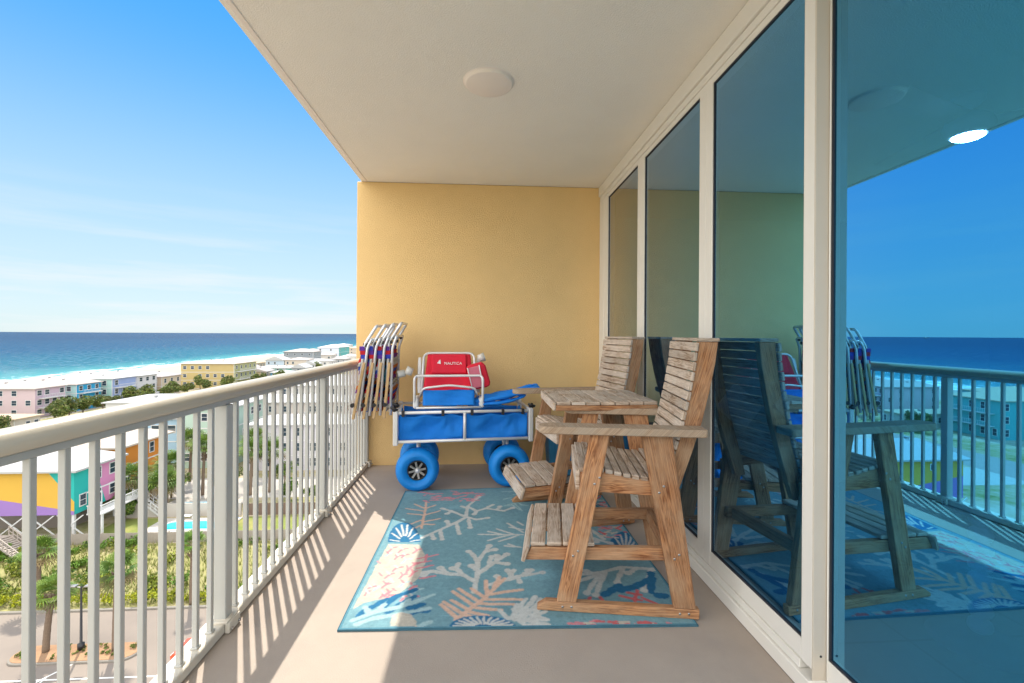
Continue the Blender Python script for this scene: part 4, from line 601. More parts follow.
    for r_ in ring: vs.append((vs[r_][0], vs[r_][1], .001))
    for k in range(len(ring)):
        k2 = (k + 1) % len(ring); fs.append((ring[k], b + k, b + k2, ring[k2])[::1]); cols.append((.07, .17, .22))
    me = bpy.data.meshes.new('rug'); me.from_pydata(vs, [], fs)
    ca = me.color_attributes.new('tone', 'FLOAT_COLOR', 'CORNER'); fl = []
    for c in cols: fl.extend((*c, 1.0) * 4)
    ca.data.foreach_set('color', fl); me.materials.append(M['rug']); me.update()
    o = bpy.data.objects.new('rug', me); COL.objects.link(o); o.location = (RX0, RY0, 0); return o
M['rug'] = attrmat('woven_coral_rug', rough=.95, weave=.5, wscale=420)
tag(make_rug(), 'teal outdoor rug with white, peach and pink coral branches on the balcony floor', 'rug')

# ============================================================ CHAIRS
WD = .58
def make_chair(name, label, loc, rz, inner):
    t = thing(name, label, 'chair', loc, rz, 'tall slatted wooden chairs on the balcony')
    W_, G_ = M['wood'], M['woodgrey']
    for side in (0, 1):
        v = 0.0 if side == 0 else WD - .036
        s_ = lambda a, b: (v + a, v + b)
        m = MB(); m.prism([(0, v, 0), (.735, v, 0), (.738, v, .044), (.04, v, .044), (0, v, .018)], (0, .036, 0), tone=rt(.95, 1.1)); m.build('skid', W_, t, bevel=.003)
        fy = v - .0005 if side == 0 else v + .0365
        # front and rear legs, leaning together
        m = MB(); m.prism([(.092, v, .045), (.182, v, .045), (.333, v, .834), (.245, v, .834)], (0, .036, 0), tone=rt()); lg = m.build('front_leg', W_, t, bevel=.003)
        for q_, z_ in ((.262, .60), (.285, .63), (.165, .262), (.188, .285), (.118, .022), (.16, .024)):
            b_ = MB(); b_.lathe([(0, -.001), (.0055, -.001), (.006, .0008)], (q_, fy, z_), (0, 1, 0), 8); b_.build('screw_head', M['steel'], lg)
        m = MB(); m.prism([(.624, v, .045), (.722, v, .045), (.612, v, .834), (.475, v, .834)], (0, .036, 0), tone=rt()); lg = m.build('rear_leg', W_, t, bevel=.003)
        for q_, z_ in ((.555, .57), (.575, .60), (.625, .270), (.645, .290), (.65, .022), (.69, .024)):
            b_ = MB(); b_.lathe([(0, -.001), (.0055, -.001), (.006, .0008)], (q_, fy, z_), (0, 1, 0), 8); b_.build('screw_head', M['steel'], lg)
        vi = .037 if side == 0 else WD - .037 - .034
        # seat rail, dished top, and the back post
        m = MB(); m.prism([(.20, vi, .553), (.62, vi, .540), (.62, vi, .622), (.55, vi, .612), (.47, vi, .617), (.38, vi, .632), (.30, vi, .646), (.20, vi, .648)], (0, .034, 0), tone=rt()); m.build('seat_rail', W_, t, bevel=.003)
        vb = .073 if side == 0 else WD - .073 - .036
        fr_ = [(.575, .50), (.600, .60), (.645, .74), (.685, .88), (.715, 1.02), (.738, 1.16), (.748, 1.262)]
        bk_ = [(.838, 1.262), (.825, 1.16), (.798, 1.02), (.765, .88), (.722, .74), (.668, .58), (.640, .50)]
        m = MB(); m.prism([(x, vb, z) for x, z in fr_ + bk_], (0, .036, 0), tone=rt()); m.build('back_post', W_, t, bevel=.003)
        # low rail that carries the footrest
        m = MB(); m.prism([(-.068, vi, .214), (.66, vi, .246), (.66, vi, .304), (-.03, vi, .276)], (0, .034, 0), tone=rt()); m.build('footrest_rail', W_, t, bevel=.003)
        # arm
        va = v - .045 if side == 0 else v - .03
        u0 = .14 if side == inner else 0.0
        out = [(.05 + u0, va), (.75, va), (.76, va + .01), (.76, va + .10), (.75, va + .11), (.10 + u0, va + .11)] + [(.05 + u0 + .05 * math.cos(R(a)), va + .055 + .055 * math.sin(R(a))) for a in (110, 135, 160, 180, 200, 225, 250)]
        m = MB(); m.prism([(x, y, .835) for x, y in out], (0, 0, .034), tone=rt(.9, 1.02)); m.build('arm', M['armwood'], t, bevel=.004)
    m = MB()
    for i in range(11):                                            # seat slats
        u = .250 + i * .041
        z = .648 + .010 - .036 * min(1, max(0, (u - .28) / .2)) + (.03 * max(0, (u - .55) / .1))
        if u > .60: break
        m.obox((u, WD / 2, z), (.0172, 0, -.002), (0, WD / 2 - .030 + random.uniform(-.003, .003), 0), (0, 0, .0095), tone=rt(.8, 1.12))
    m.obox((.212, WD / 2, .655), (.019, 0, 0), (0, WD / 2 - .03, 0), (0, 0, .010), tone=rt())
    m.obox((.187, WD / 2, .605), (.010, 0, 0), (0, WD / 2 - .037, 0), (0, 0, .046), tone=rt())
    m.build('seat', G_, t, bevel=.003)
    m = MB()                                                       # back slats follow the curve
    pts = [(.592, .585), (.645, .74), (.685, .88), (.715, 1.02), (.738, 1.16), (.748, 1.262)]
    def on(z):
        for (a, za), (b, zb) in zip(pts, pts[1:]):
            if za <= z <= zb: return a + (b - a) * (z - za) / (zb - za), Vector((b - a, 0, zb - za)).normalized()
        return pts[-1][0], Vector((.1, 0, 1)).normalized()
    for i in range(14):
        z = .632 + i * .0465; x, d = on(z); n = Vector((-d.z, 0, d.x))
        m.obox(Vector((x, WD / 2, z)) + n * .0105, d * .0208, (0, WD / 2 - .060 + random.uniform(-.003, .002), 0), n * .0095, tone=rt(.8, 1.12))
    m.build('backrest', G_, t, bevel=.0035)
    m = MB(); m.box(.738, .842, .064, WD - .064, 1.2635, 1.279, tone=.95); m.build('back_cap', G_, t, bevel=.003)
    m = MB()
    m.obox((-.058, WD / 2, .250), (.012, 0, .036), (0, WD / 2 - .015, 0), (-.009, 0, .003), tone=rt())
    for u in (-.005, .072, .149, .226):
        m.obox((u + .006, WD / 2, .2925 + (u + .005) * .04), (.035, 0, .0014), (0, WD / 2 - .038 + random.uniform(-.003, .003), 0), (0, 0, .0095), tone=rt(.8, 1.12))
    m.build('footrest', G_, t, bevel=.004)
    m = MB(); m.box(.600, .636, .072, WD - .072, .245, .303, tone=.95); m.build('stretcher', W_, t, bevel=.003)
    return t
M['armwood'] = woodmat('dry_arm_pine', (.34, .225, .14), (.52, .37, .25), (.45, .36, .27))
random.seed(5)
make_chair('slatted_chair', 'weathered tall slatted wooden armchair nearest the camera, with footrest over the rug', (.265, 2.119, .009), R(-9), 1)
random.seed(6)
make_chair('slatted_chair', 'second tall slatted wooden armchair farther back beside the blue wagon', (.330, 2.945, .009), R(9.2), 0)
# connecting tabletop rests on the inner arms of both chairs
tt = thing('connecting_table', 'slatted wooden tabletop lying across the inner arms between the two tall chairs', 'table', (.422, 2.56, .878))
random.seed(8)
for yb in (.07, .46):
    m = MB(); m.box(.01, .58, yb, yb + .035, .001, .02, tone=rt()); m.build('batten', M['wood'], tt, bevel=.002)
m = MB()
for i in range(7):
    x0 = .004 + i * .0845; k = .0045
    m.box(x0 + .002, x0 + .0805, random.uniform(-.004, .004) - .0, .545 + random.uniform(-.004, .004), .0205, .040, tone=rt(.85, 1.12))
m.build('tabletop', M['woodgrey'], tt, bevel=.003)
m = MB(); m.box(.0, .594, .002, .02, -.012, .0195, tone=.95); m.build('apron', M['wood'], tt, bevel=.004)
m = MB(); m.box(-.018, -.0005, .0, .54, -.01, .039, tone=1.05); m.build('edge_board', M['woodgrey'], tt, bevel=.004)

# ============================================================ BEACH WAGON
wg = thing('beach_wagon', 'blue canvas beach wagon on four balloon wheels against the yellow wall', 'wagon', (-.165, 4.07, 0), R(5.5))
FX, FY, ZB, ZT = .56, .27, .42, .655
def tub(name, segs, r=.0125, mt='alu', parent=wg, seg=8):
    m = MB()
    for s in segs: m.tube(s, r, seg)
    return m.build(name, M[mt], parent)
for sy in (-1, 1):
    tub('side_frame', [[(-FX, sy * FY, ZB), (FX, sy * FY, ZB)], [(-FX, sy * FY, ZT), (FX, sy * FY, ZT)], [(0, sy * FY, ZB), (0, sy * FY, ZT)]], .013)
for sx in (-1, 1):
    tub('end_frame', [[(sx * FX, -FY, ZB), (sx * FX, FY, ZB)], [(sx * FX, -FY, ZT), (sx * FX, FY, ZT)]], .012)
    for sy in (-1, 1):
        m = MB(); m.box(sx * FX - .019, sx * FX + .019, sy * FY - .019, sy * FY + .019, ZB - .028, ZT + .02); m.build('corner_post', M['alu'], wg, bevel=.005)
def bag_panel(p00, p10, z0, z1, n, name):
    m = MB(); nx, nz = 26, 8; d = (Vector(p10) - Vector(p00)); ln = d.length; d.normalize()
    b = len(m.v)
    rs = random.Random(int(ln * 1000) + int(n.y * 5) + int(n.x * 3))
    ph = [rs.uniform(0, 6) for _ in range(4)]
    for j in range(nz + 1):
        for i in range(nx + 1):
            u = i / nx; w = j / nz
            e = math.sin(math.pi * min(1, max(0, u))) ** .4 * math.sin(math.pi * w) ** .5
            off = 1.7 * e * (.016 * abs(math.sin(u * 5.5 + w * 1.8 + ph[0])) + .011 * abs(math.sin(u * 7.3 - w * 3.1 + ph[1])) + .009 * math.sin(w * 5 - u * 4 + ph[2]) + .004 * math.sin(u * 23 + w * 11 * math.sin(u * 5 + ph[3])))
            zz = z0 + (z1 - z0) * w - (.022 * abs(math.sin(math.pi * u * 2.5)) * (w ** 3))
            m.v.append(Vector(p00) + d * (ln * u) + n * off + Vector((0, 0, zz)))
    for j in range(nz):
        for i in range(nx):
            a = b + j * (nx + 1) + i; m.face([a, a + 1, a + nx + 2, a + nx + 1], 0, [(0, 0)] * 4, (1, 1, 1), True)
    o = m.build(name, M['bluecloth'], wg); so = o.modifiers.new('thickness', 'SOLIDIFY'); so.thickness = .003
    return o
bag_panel((-FX + .03, -FY + .022, 0), (-.01, -FY + .022, 0), ZB + .012, ZT - .018, Vector((0, 1, 0)), 'canvas_side')
bag_panel((.01, -FY + .022, 0), (FX - .03, -FY + .022, 0), ZB + .012, ZT - .018, Vector((0, 1, 0)), 'canvas_side')
bag_panel((-FX + .03, FY - .022, 0), (FX - .03, FY - .022, 0), ZB + .012, ZT - .018, Vector((0, -1, 0)), 'canvas_side')
bag_panel((-FX + .022, -FY + .03, 0), (-FX + .022, FY - .03, 0), ZB + .012, ZT - .018, Vector((1, 0, 0)), 'canvas_end')
bag_panel((FX - .022, -FY + .03, 0), (FX - .022, FY - .03, 0), ZB + .012, ZT - .018, Vector((-1, 0, 0)), 'canvas_end')
m = MB(); m.box(-FX + .02, FX - .02, -FY + .02, FY - .02, ZB + .004, ZB + .012); m.build('canvas_floor', M['bluecloth'], wg)
for px in (-.50, -.18, .06, .32, .49):
    m = MB(); m.box(px - .012, px + .012, -FY - .016, -FY + .024, ZT - .03, ZT + .016); m.build('strap', M['black'], wg, bevel=.003)
def wheel(x, y, sy):
    Rw, rw = .178, .096
    m = MB(); pr = []
    for k in range(25):
        a = R(-152 + 304 * k / 24); pr.append((Rw - .053 + .053 * math.cos(a), .082 * math.sin(a) * (1 if abs(a) < 1.6 else .96)))
    m.lathe(pr, (x, y, Rw), (0, -1, 0), 48); w_ = m.build('wheel', M['tire'], wg)
    m = MB(); m.lathe([(0, -.05), (.079, -.05), (.082, .040), (.079, .052), (.070, .046), (.066, .022), (0, .016)], (x, y, Rw), (0, sy, 0), 32)
    for k in range(8):
        a = R(k * 45 + 11); d = Vector((math.cos(a), 0, math.sin(a)))
        m.beam(Vector((x, y + sy * .040, Rw)) + d * .012, Vector((x, y + sy * .044, Rw)) + d * .070, .012, .016, (0, 1, 0), 1)
    m.build('rim', [M['black'], M['steel']], w_)
    m = MB(); m.lathe([(.0, .066), (.010, .064), (.017, .056), (.019, .030)], (x, y, Rw), (0, sy, 0), 16); m.tube([Vector((x, y + sy * .03, Rw)), Vector((x, y - sy * .13, Rw))], .011)
    m.build('axle', M['alu'], w_)
    m = MB(); m.tube([(x, y - sy * .125, Rw), (x, y - sy * .125, ZB - .01)], .014); m.box(x - .09, x + .09, y - sy * .125 - .03, y - sy * .125 + .03, ZB - .05, ZB - .016)
    m.build('fork', M['alu'], wg)
for x in (-.385, .385):
    wheel(x, -FY + .06, -1); wheel(x, FY - .02, 1)
for px, py in ((-FX - .01, -FY), (-FX - .015, -.05), (FX + .012, -FY + .05)):
    m = MB(); m.lathe([(0, 0), (.022, 0), (.026, .012), (.012, .02), (.01, .035)], (px, py, ZT + .02), (.2, -.4, 1), 8, smooth=False); m.tube([(px - .03, py - .02, ZT + .05), (px + .03, py - .03, ZT + .03)], .010, 6)
    m.build('clamp_knob', M['black'], wg)

# ------------------------------------------------------------ red beach chair standing in the wagon
bc = thing('beach_chair', 'low red and blue beach chair with white tube frame standing on the wagon', 'beach chair', (-.285, 4.0, .672), R(4))
m = MB(); m.tube(superround([(-.235, -.02, .10), (-.225, .16, .455), (.225, .16, .455), (.235, -.02, .10)], .06), .0115, 8); m.build('back_frame', M['alu'], bc)
m = MB(); m.tube(superround([(-.26, .16, .01), (-.285, -.14, .05), (-.285, -.15, .255), (-.27, -.13, .275), (.27, -.13, .275), (.285, -.15, .25), (.285, -.14, .05), (.26, .16, .01)], .04), .011, 8)
m.tube(superround([(-.24, -.10, .10), (-.22, -.16, .175), (.0, -.165, .20), (.22, -.16, .175), (.24, -.10, .10)], .05), .009, 8)
m.tube([(-.27, -.165, .012), (.27, -.165, .012)], .010); m.build('seat_frame', M['alu'], bc)
def cloth(outl, name, mt, parent, amp=.008, thick=.003, nx=18, ny=12, seed=0, bow=.02):
    """outl = four corners (bl, br, tr, tl)"""
    bl, br, tr, tl = [Vector(p) for p in outl]; m = MB(); nrm = (br - bl).cross(tl - bl).normalized(); rs = random.Random(seed); p1, p2 = rs.uniform(0, 6), rs.uniform(0, 6)
    for j in range(ny + 1):
        for i in range(nx + 1):
            u, w = i / nx, j / ny
            p = (bl * (1 - u) + br * u) * (1 - w) + (tl * (1 - u) + tr * u) * w
            e = math.sin(math.pi * u) ** .5
            m.v.append(p - nrm * (bow * math.sin(math.pi * u) * math.sin(math.pi * w)) + nrm * e * amp * math.sin(9 * u + 4 * w + p1) * math.sin(7 * w + p2))
    for j in range(ny):
        for i in range(nx):
            a = j * (nx + 1) + i; m.face([a, a + 1, a + nx + 2, a + nx + 1], 0, [(0, 0)] * 4, (1, 1, 1), True)
    o = m.build(name, M[mt], parent); so = o.modifiers.new('thickness', 'SOLIDIFY'); so.thickness = thick; so.offset = 0
    return o
cloth([(-.225, -.015, .11), (.225, -.015, .11), (.19, .158, .45), (-.19, .158, .45)], 'back_fabric', 'redcloth', bc, .005, seed=2)
# headrest / pouch with the printed mark
pch = MB(); pch.obox((.0, .10, .36), (.155, 0, 0), (0, .038, .085), (0, -.012, .006)); pch = pch.build('pouch', M['redcloth'], bc, bevel=.009)
def text_mesh(body, size, name, mt, parent, mtx, extrude=.0006):
    cu = bpy.data.curves.new(name, 'FONT'); cu.body = body; cu.size = size; cu.extrude = extrude; cu.align_x = 'CENTER'; cu.align_y = 'CENTER'
    to = bpy.data.objects.new(name, cu); COL.objects.link(to); bpy.context.view_layer.update()
    me = bpy.data.meshes.new_from_object(to.evaluated_get(bpy.context.evaluated_depsgraph_get()))
    bpy.data.objects.remove(to); me.materials.clear(); me.materials.append(M[mt]); me.name = name
    o = bpy.data.objects.new(name, me); COL.objects.link(o); o.parent = parent; o.matrix_local = mtx; return o
tilt = math.atan2(.085, .038)
lm = Matrix.Translation((.035, .0838, .3655)) @ Matrix.Rotation(tilt, 4, 'X')
text_mesh('NAUTICA', .036, 'printed_name', 'whitep', pch, lm)
m = MB(); m.prism([(-.012, 0, 0), (.012, -.004, 0), (.006, .042, 0)], (0, 0, .0008)); m.prism([(-.014, -.002, 0), (-.020, .004, 0), (.0, .034, 0)], (0, 0, .0008))
o = m.build('printed_sail', M['whitep'], pch); o.matrix_local = Matrix.Translation((-.085, .0838, .3655)) @ Matrix.Rotation(tilt, 4, 'X')
cloth([(-.215, -.162, .03), (.215, -.162, .03), (.215, -.135, .155), (-.215, -.135, .155)], 'seat_fabric', 'bluecloth', bc, .010, seed=5, bow=.012)
cloth([(-.22, -.13, .155), (.22, -.13, .155), (.22, .05, .115), (-.22, .05, .115)], 'seat_fabric', 'navycloth', bc, .006, seed=7)
for sx in (-1, 1):
    m = MB(); m.obox((sx * .275, -.04, .045), (.022, 0, 0), (0, .10, 0), (0, 0, .045)); m.build('hinge_bracket', M['whitep'], bc, bevel=.012)
    m = MB(); m.obox((sx * .262, .13, .26), (.016, 0, 0), (0, .012, .03), (0, .03, .13)); m.build('arm_rest', M['whitep'], bc, bevel=.008)
M['cloudy'] = mat('cloudy_plastic', (.62, .60, .55), .3, .1, 20, spec=.5)
m = MB(); m.lathe([(0, -.03), (.032, -.03), (.040, .03), (.036, .03), (.03, -.02)], (-.345, .06, .30), (-.9, 0, .35), 14); m.lathe([(0, -.03), (.03, -.03), (.034, .03)], (-.41, .06, .28), (-.9, 0, -.2), 14); m.build('cup_holder', M['cloudy'], bc)
m = MB(); m.lathe([(0, -.03), (.032, -.03), (.040, .03), (.036, .03), (.03, -.02)], (.29, .12, .415), (.9, 0, .3), 14); m.build('cup_holder', M['cloudy'], bc)
# red cooler pouch hanging on the right of the chair
rb = thing('cooler_bag', 'red insulated bag with pink mesh front leaning beside the red beach chair', 'bag', (-.045, 3.965, .90), R(4))
m = MB(); m.prism([(-.085, 0, .12), (.04, 0, .155), (.075, 0, .14), (.125, 0, -.03), (.105, 0, -.06), (-.04, 0, -.09), (-.06, 0, -.07)], (0, .12, 0)); m.build('body', M['redcloth'], rb, bevel=.014)
m = MB(); m.prism([(-.078, -.002, .105), (.02, -.002, .13), (.055, -.002, -.055), (-.035, -.002, -.075)], (0, -.012, 0)); m.build('mesh_pocket', M['pinkmesh'], rb, bevel=.006)
m = MB(); m.tube([(.02, -.016, .135), (.055, -.018, -.055)], .005); m.tube([(-.08, -.016, .108), (-.035, -.018, -.078)], .004); m.build('piping', M['whitep'], rb)
# folded blue canvas lying over the wagon's right end
um = MB()
pts = [(-.30, .0, -.01), (-.18, 0, .015), (.0, 0, .045), (.16, 0, .085), (.30, 0, .115), (.335, 0, .118)]
um.tube(pts, [.035, .052, .062, .060, .055, .052], 14, flat=(.62, 1.7))
um.tube([(-.31, -.03, -.03), (-.15, -.05, -.012), (.05, -.06, .0), (.22, -.05, .06)], [.02, .03, .034, .02], 10, flat=(.7, 1.5))
um.tube([(-.25, -.02, .0), (-.05, -.055, .05), (.18, -.05, .115), (.31, -.03, .15)], [.012, .02, .022, .014], 10)
o = um.build('folded_canvas', M['bluecloth'], loc=(.175, 3.98, .715)); tag(o, 'folded blue canvas cover lying across the right end of the wagon', 'canvas')
dm = o.modifiers.new('sub', 'SUBSURF'); dm.levels = 2; dm.render_levels = 2
tx = bpy.data.textures.new('cloth_noise', 'CLOUDS'); tx.noise_scale = .07
dp = o.modifiers.new('folds', 'DISPLACE'); dp.texture = tx; dp.strength = .035; dp.mid_level = .5
o.rotation_euler = (0, 0, R(4))

# ------------------------------------------------------------ folded beach chairs hung over the railing
STR = [(.60, .02, .03), (.03, .09, .48), (.66, .20, .04), (.60, .58, .56), (.62, .60, .56), (.20, .03, .28)]
M['striped'] = attrmat('striped_chair_cloth', rough=.85, weave=.3)
M['stripedcloth'] = M['striped']  # second key for the same striped cloth
labs = ['folded striped beach chair hanging against the far end of the railing, closest to the sea',
        'second folded beach chair from the sea in the bundle hung at the railing',
        'third folded beach chair from the sea in the bundle hung at the railing',
        'folded beach chair with teal cloth, nearest the wagon in the bundle at the railing']
for k in range(4):
    X = -.995 + k * .066; rs = random.Random(20 + k)
    t = thing('folded_beach_chair', labs[k], 'beach chair', (X, 3.93 + .012 * k, .605), R(-3 + 2 * k), 'folded beach chairs hung at the end of the railing')
    t.scale = (.9, .95, .90); lean = .075 - .022 * k; zt = .0 + .01 * k
    # main silver loop, bent over at the head
    loop = superround([(-.02 - lean * .6, 0, .04), (.0, 0, .66 + zt), (.115, 0, .845 + zt), (.115, .43, .845 + zt), (.0, .43, .66 + zt), (-.02 - lean * .6, .43, .04)], .035)
    m = MB(); m.tube(loop, .0145, 8); m.build('back_frame', M['silver'], t)
    l2 = superround([(.028 - lean * .9, -.016, .0), (.036, -.016, .64), (.075, -.016, .72 + zt), (.075, .44, .72 + zt), (.036, .44, .64), (.028 - lean * .9, .44, .0)], .03)
    m = MB(); m.tube(l2, .0130, 8); m.build('seat_frame', M['silver'], t)
    for y in (-.035, .455):
        m = MB(); m.beam((-.030 - lean * .8, y, -.03), (.012, y, .50), .026, .014, (1, 0, 0)); m.build('wooden_arm', M['tanwood'], t, bevel=.004)
        m = MB(); m.tube([(-.02 - lean, y - .012, .10), (-.02 - lean, y + .012, .10)], .020, 12); m.build('hinge', M['black' if y < 0 else 'steel'], t)
    m = MB(); n = 17
    for i in range(n):
        z0_ = .03 + i * .036; col = STR[(i * 2 + k + (i // 3)) % len(STR)] if not (k == 3 and i > 6) else (.03, .14, .19)
        s0 = .012 * math.sin(i * .9 + k); 
        for s_ in (0, 1):
            xa = -.020 - lean * .75 * (1 - z0_ / .64) + s0 + s_ * .034
            m.obox((xa, .205, z0_ + .018), (.011, 0, .003), (0, .205, 0), (.006, 0, .019), tone=col if s_ == 0 else STR[(i + k) % 6])
    for i in range(3):
        m.obox((-.004 - .006 * i, .205, .555 + i * .038), (.024, 0, 0), (0, .222, 0), (0, 0, .02), tone=[(.04, .06, .42), (.50, .02, .03), (.12, .04, .30)][(i + k) % 3])
    m.build('striped_fabric', M['striped'], t)
    for y in (-.0, .43):
        m = MB(); m.obox((.012, y, .665 + zt), (.020, 0, 0), (0, .012, 0), (0, 0, .017)); m.lathe([(0, -.012), (.015, -.012), (.015, .012), (0, .012)], (.055, y, .70 + zt), (0, 1, 0), 10)
        m.build('joint', M['black'], t, bevel=.003)
# blue plastic bin by the wall behind the far chair
bn = thing('plastic_bin', 'teal blue plastic bin on the floor behind the far slatted chair', 'bin', (.86, 4.28, 0))
m = MB(); m.prism([(-.22, -.14, .0), (.22, -.14, 0), (.25, -.14, .40), (-.25, -.14, .40)], (0, .30, 0)); m.build('body', M['teal'], bn, bevel=.012)
m = MB(); m.box(-.262, .262, -.155, .175, .401, .43); m.build('lid', M['black'], bn, bevel=.01)
for px in (-.17, 0, .17):
    m = MB(); m.box(px - .012, px + .012, -.152, -.141, .02, .39); m.build('rib', M['teal'], bn, bevel=.004)

# ============================================================ LAND, BEACH, SEA
GZ = -22.7
def groundmat():
    m, t, b = newmat('coastal_ground')
    tcn = node(t, 'ShaderNodeTexCoord')
    n1 = node(t, 'ShaderNodeTexNoise', Scale=.045, Detail=8, Roughness=.65); n2 = node(t, 'ShaderNodeTexNoise', Scale=.8, Detail=8, Roughness=.7)
    r = node(t, 'ShaderNodeValToRGB'); e = r.color_ramp.elements
    e[0].position = .38; e[0].color = (.10, .12, .035, 1); e[1].position = .55; e[1].color = (.38, .32, .22, 1)
    x = e.new(.46); x.color = (.26, .24, .10, 1); x = e.new(.68); x.color = (.46, .41, .33, 1)
    ad = node(t, 'ShaderNodeMath', operation='MULTIPLY_ADD'); ad.inputs[1].default_value = .35; ad.inputs[2].default_value = -.17
    a2 = node(t, 'ShaderNodeMath', operation='ADD')
    l = t.links.new
    l(tcn.outputs['Object'], n1.inputs['Vector']); l(tcn.outputs['Object'], n2.inputs['Vector'])
    l(n2.outputs['Fac'], ad.inputs[0]); l(n1.outputs['Fac'], a2.inputs[0]); l(ad.outputs[0], a2.inputs[1]); l(a2.outputs[0], r.inputs['Fac']); l(r.outputs['Color'], b.inputs['Base Color'])
    b.inputs['Roughness'].default_value = 1; b.inputs['Specular IOR Level'].default_value = .1
    return m
M['ground'] = groundmat()
M['sand'] = mat('white_beach_sand', (.38, .335, .27), 1, .06, .05, .2, 1.5, spec=.1)
M['dunesand'] = mat('dune_sand', (.28, .26, .10), 1, .22, .8, .4, 5, stain=(.42, .34, .22), sscale=.30)
m = MB(); m.poly([(-170, -900, GZ), (4000, -900, GZ), (4000, 9000, GZ), (-170, 9000, GZ)])
struct(m.build('ground', M['ground']))
# the beach slopes from the dune line into the sea
shore = [(-1200, -232), (-300, -228), (0, -224), (180, -222), (300, -226), (420, -238), (520, -232), (620, -236), (760, -204), (1000, -226), (1600, -190), (2600, -160), (9000, -100)]
m = MB(); pl = None
for y, x in shore:
    row = [(-120 if y < 1000 else x + 110, y, GZ + .012), (x + 45, y, GZ - .25), (x, y, GZ - 1.28), (x - 60, y, GZ - 3.4)]
    if pl:
        for a, b in zip(range(3), range(1, 4)): m.poly([pl[a], row[a], row[b], pl[b]])
    pl = row
struct(m.build('beach', M['sand']))
def seamat():
    m, t, b = newmat('sea_water')
    tcn = node(t, 'ShaderNodeTexCoord'); sp = node(t, 'ShaderNodeSeparateXYZ')
    wob = node(t, 'ShaderNodeTexNoise', Scale=.016, Detail=6, Roughness=.6)
    wa = node(t, 'ShaderNodeMath', operation='MULTIPLY_ADD'); wa.inputs[1].default_value = 46; 
    l = t.links.new
    l(tcn.outputs['Object'], sp.inputs['Vector']); l(tcn.outputs['Object'], wob.inputs['Vector'])
    l(wob.outputs['Fac'], wa.inputs[0]); l(sp.outputs['X'], wa.inputs[2])           # x + wobble
    r = node(t, 'ShaderNodeValToRGB'); e = r.color_ramp.elements
    mrn = node(t, 'ShaderNodeMapRange'); mrn.inputs['From Min'].default_value = -1500; mrn.inputs['From Max'].default_value = -195
    l(wa.outputs[0], mrn.inputs['Value']); l(mrn.outputs['Result'], r.inputs['Fac'])
    e[0].position = 0; e[0].color = (.001, .032, .085, 1); e[1].position = 1; e[1].color = (.06, .27, .26, 1)
    x = e.new(.72); x.color = (.001, .048, .108, 1); x = e.new(.93); x.color = (.003, .092, .140, 1)
    # breaking foam: long streaks lying along the shore, densest at the waterline
    mp_ = node(t, 'ShaderNodeMapping'); mp_.inputs['Scale'].default_value = (.11, .018, 1)
    fz = node(t, 'ShaderNodeTexNoise', Scale=1, Detail=8, Roughness=.72)
    l(tcn.outputs['Object'], mp_.inputs['Vector']); l(mp_.outputs['Vector'], fz.inputs['Vector'])
    band = node(t, 'ShaderNodeMapRange'); band.inputs['From Min'].default_value = -258; band.inputs['From Max'].default_value = -200; band.inputs['To Min'].default_value = -.16; band.inputs['To Max'].default_value = .22
    l(wa.outputs[0], band.inputs['Value'])
    sm = node(t, 'ShaderNodeMath', operation='ADD'); l(fz.outputs['Fac'], sm.inputs[0]); l(band.outputs['Result'], sm.inputs[1])
    fr_ = node(t, 'ShaderNodeValToRGB'); fr_.color_ramp.elements[0].position = .53; fr_.color_ramp.elements[1].position = .60
    l(sm.outputs[0], fr_.inputs['Fac'])
    # scattered whitecaps out at sea
    mpc = node(t, 'ShaderNodeMapping'); mpc.inputs['Scale'].default_value = (.10, .05, 1)
    wc = node(t, 'ShaderNodeTexNoise', Scale=1, Detail=9, Roughness=.8); l(tcn.outputs['Object'], mpc.inputs['Vector']); l(mpc.outputs['Vector'], wc.inputs['Vector'])
    wr = node(t, 'ShaderNodeValToRGB'); wr.color_ramp.elements[0].position = .60; wr.color_ramp.elements[1].position = .74; wr.color_ramp.elements[1].color = (.55, .55, .55, 1); l(wc.outputs['Fac'], wr.inputs['Fac'])
    mxf = node(t, 'ShaderNodeMath', operation='MAXIMUM'); l(fr_.outputs['Color'], mxf.inputs[0]); l(wr.outputs['Color'], mxf.inputs[1])
    mxn = node(t, 'ShaderNodeMixRGB'); mxn.inputs['Color2'].default_value = (.80, .82, .82, 1)
    l(mxf.outputs[0], mxn.inputs['Fac']); l(r.outputs['Color'], mxn.inputs['Color1']); # wave facets: patches that mirror the sky among patches that show the water's own colour
    t.nodes.remove(b)
    dfs = node(t, 'ShaderNodeBsdfDiffuse'); gls = node(t, 'ShaderNodeBsdfGlossy'); gls.inputs['Roughness'].default_value = .22; gls.inputs['Color'].default_value = (.85, .9, .95, 1)
    mps = node(t, 'ShaderNodeMapping'); mps.inputs['Scale'].default_value = (.35, .10, 1)
    sp1 = node(t, 'ShaderNodeTexNoise', Scale=1.0, Detail=12, Roughness=.82)
    sr = node(t, 'ShaderNodeMapRange'); sr.inputs['From Min'].default_value = .42; sr.inputs['From Max'].default_value = .68; sr.inputs['To Min'].default_value = .02; sr.inputs['To Max'].default_value = .42
    l(tcn.outputs['Object'], mps.inputs['Vector']); l(mps.outputs['Vector'], sp1.inputs['Vector']); l(sp1.outputs['Fac'], sr.inputs['Value'])
    mxw = node(t, 'ShaderNodeMixShader'); l(sr.outputs['Result'], mxw.inputs['Fac']); l(mxn.outputs['Color'], dfs.inputs['Color'])
    l(dfs.outputs['BSDF'], mxw.inputs[1]); l(gls.outputs['BSDF'], mxw.inputs[2]); l(mxw.outputs['Shader'], t.nodes['Material Output'].inputs['Surface'])
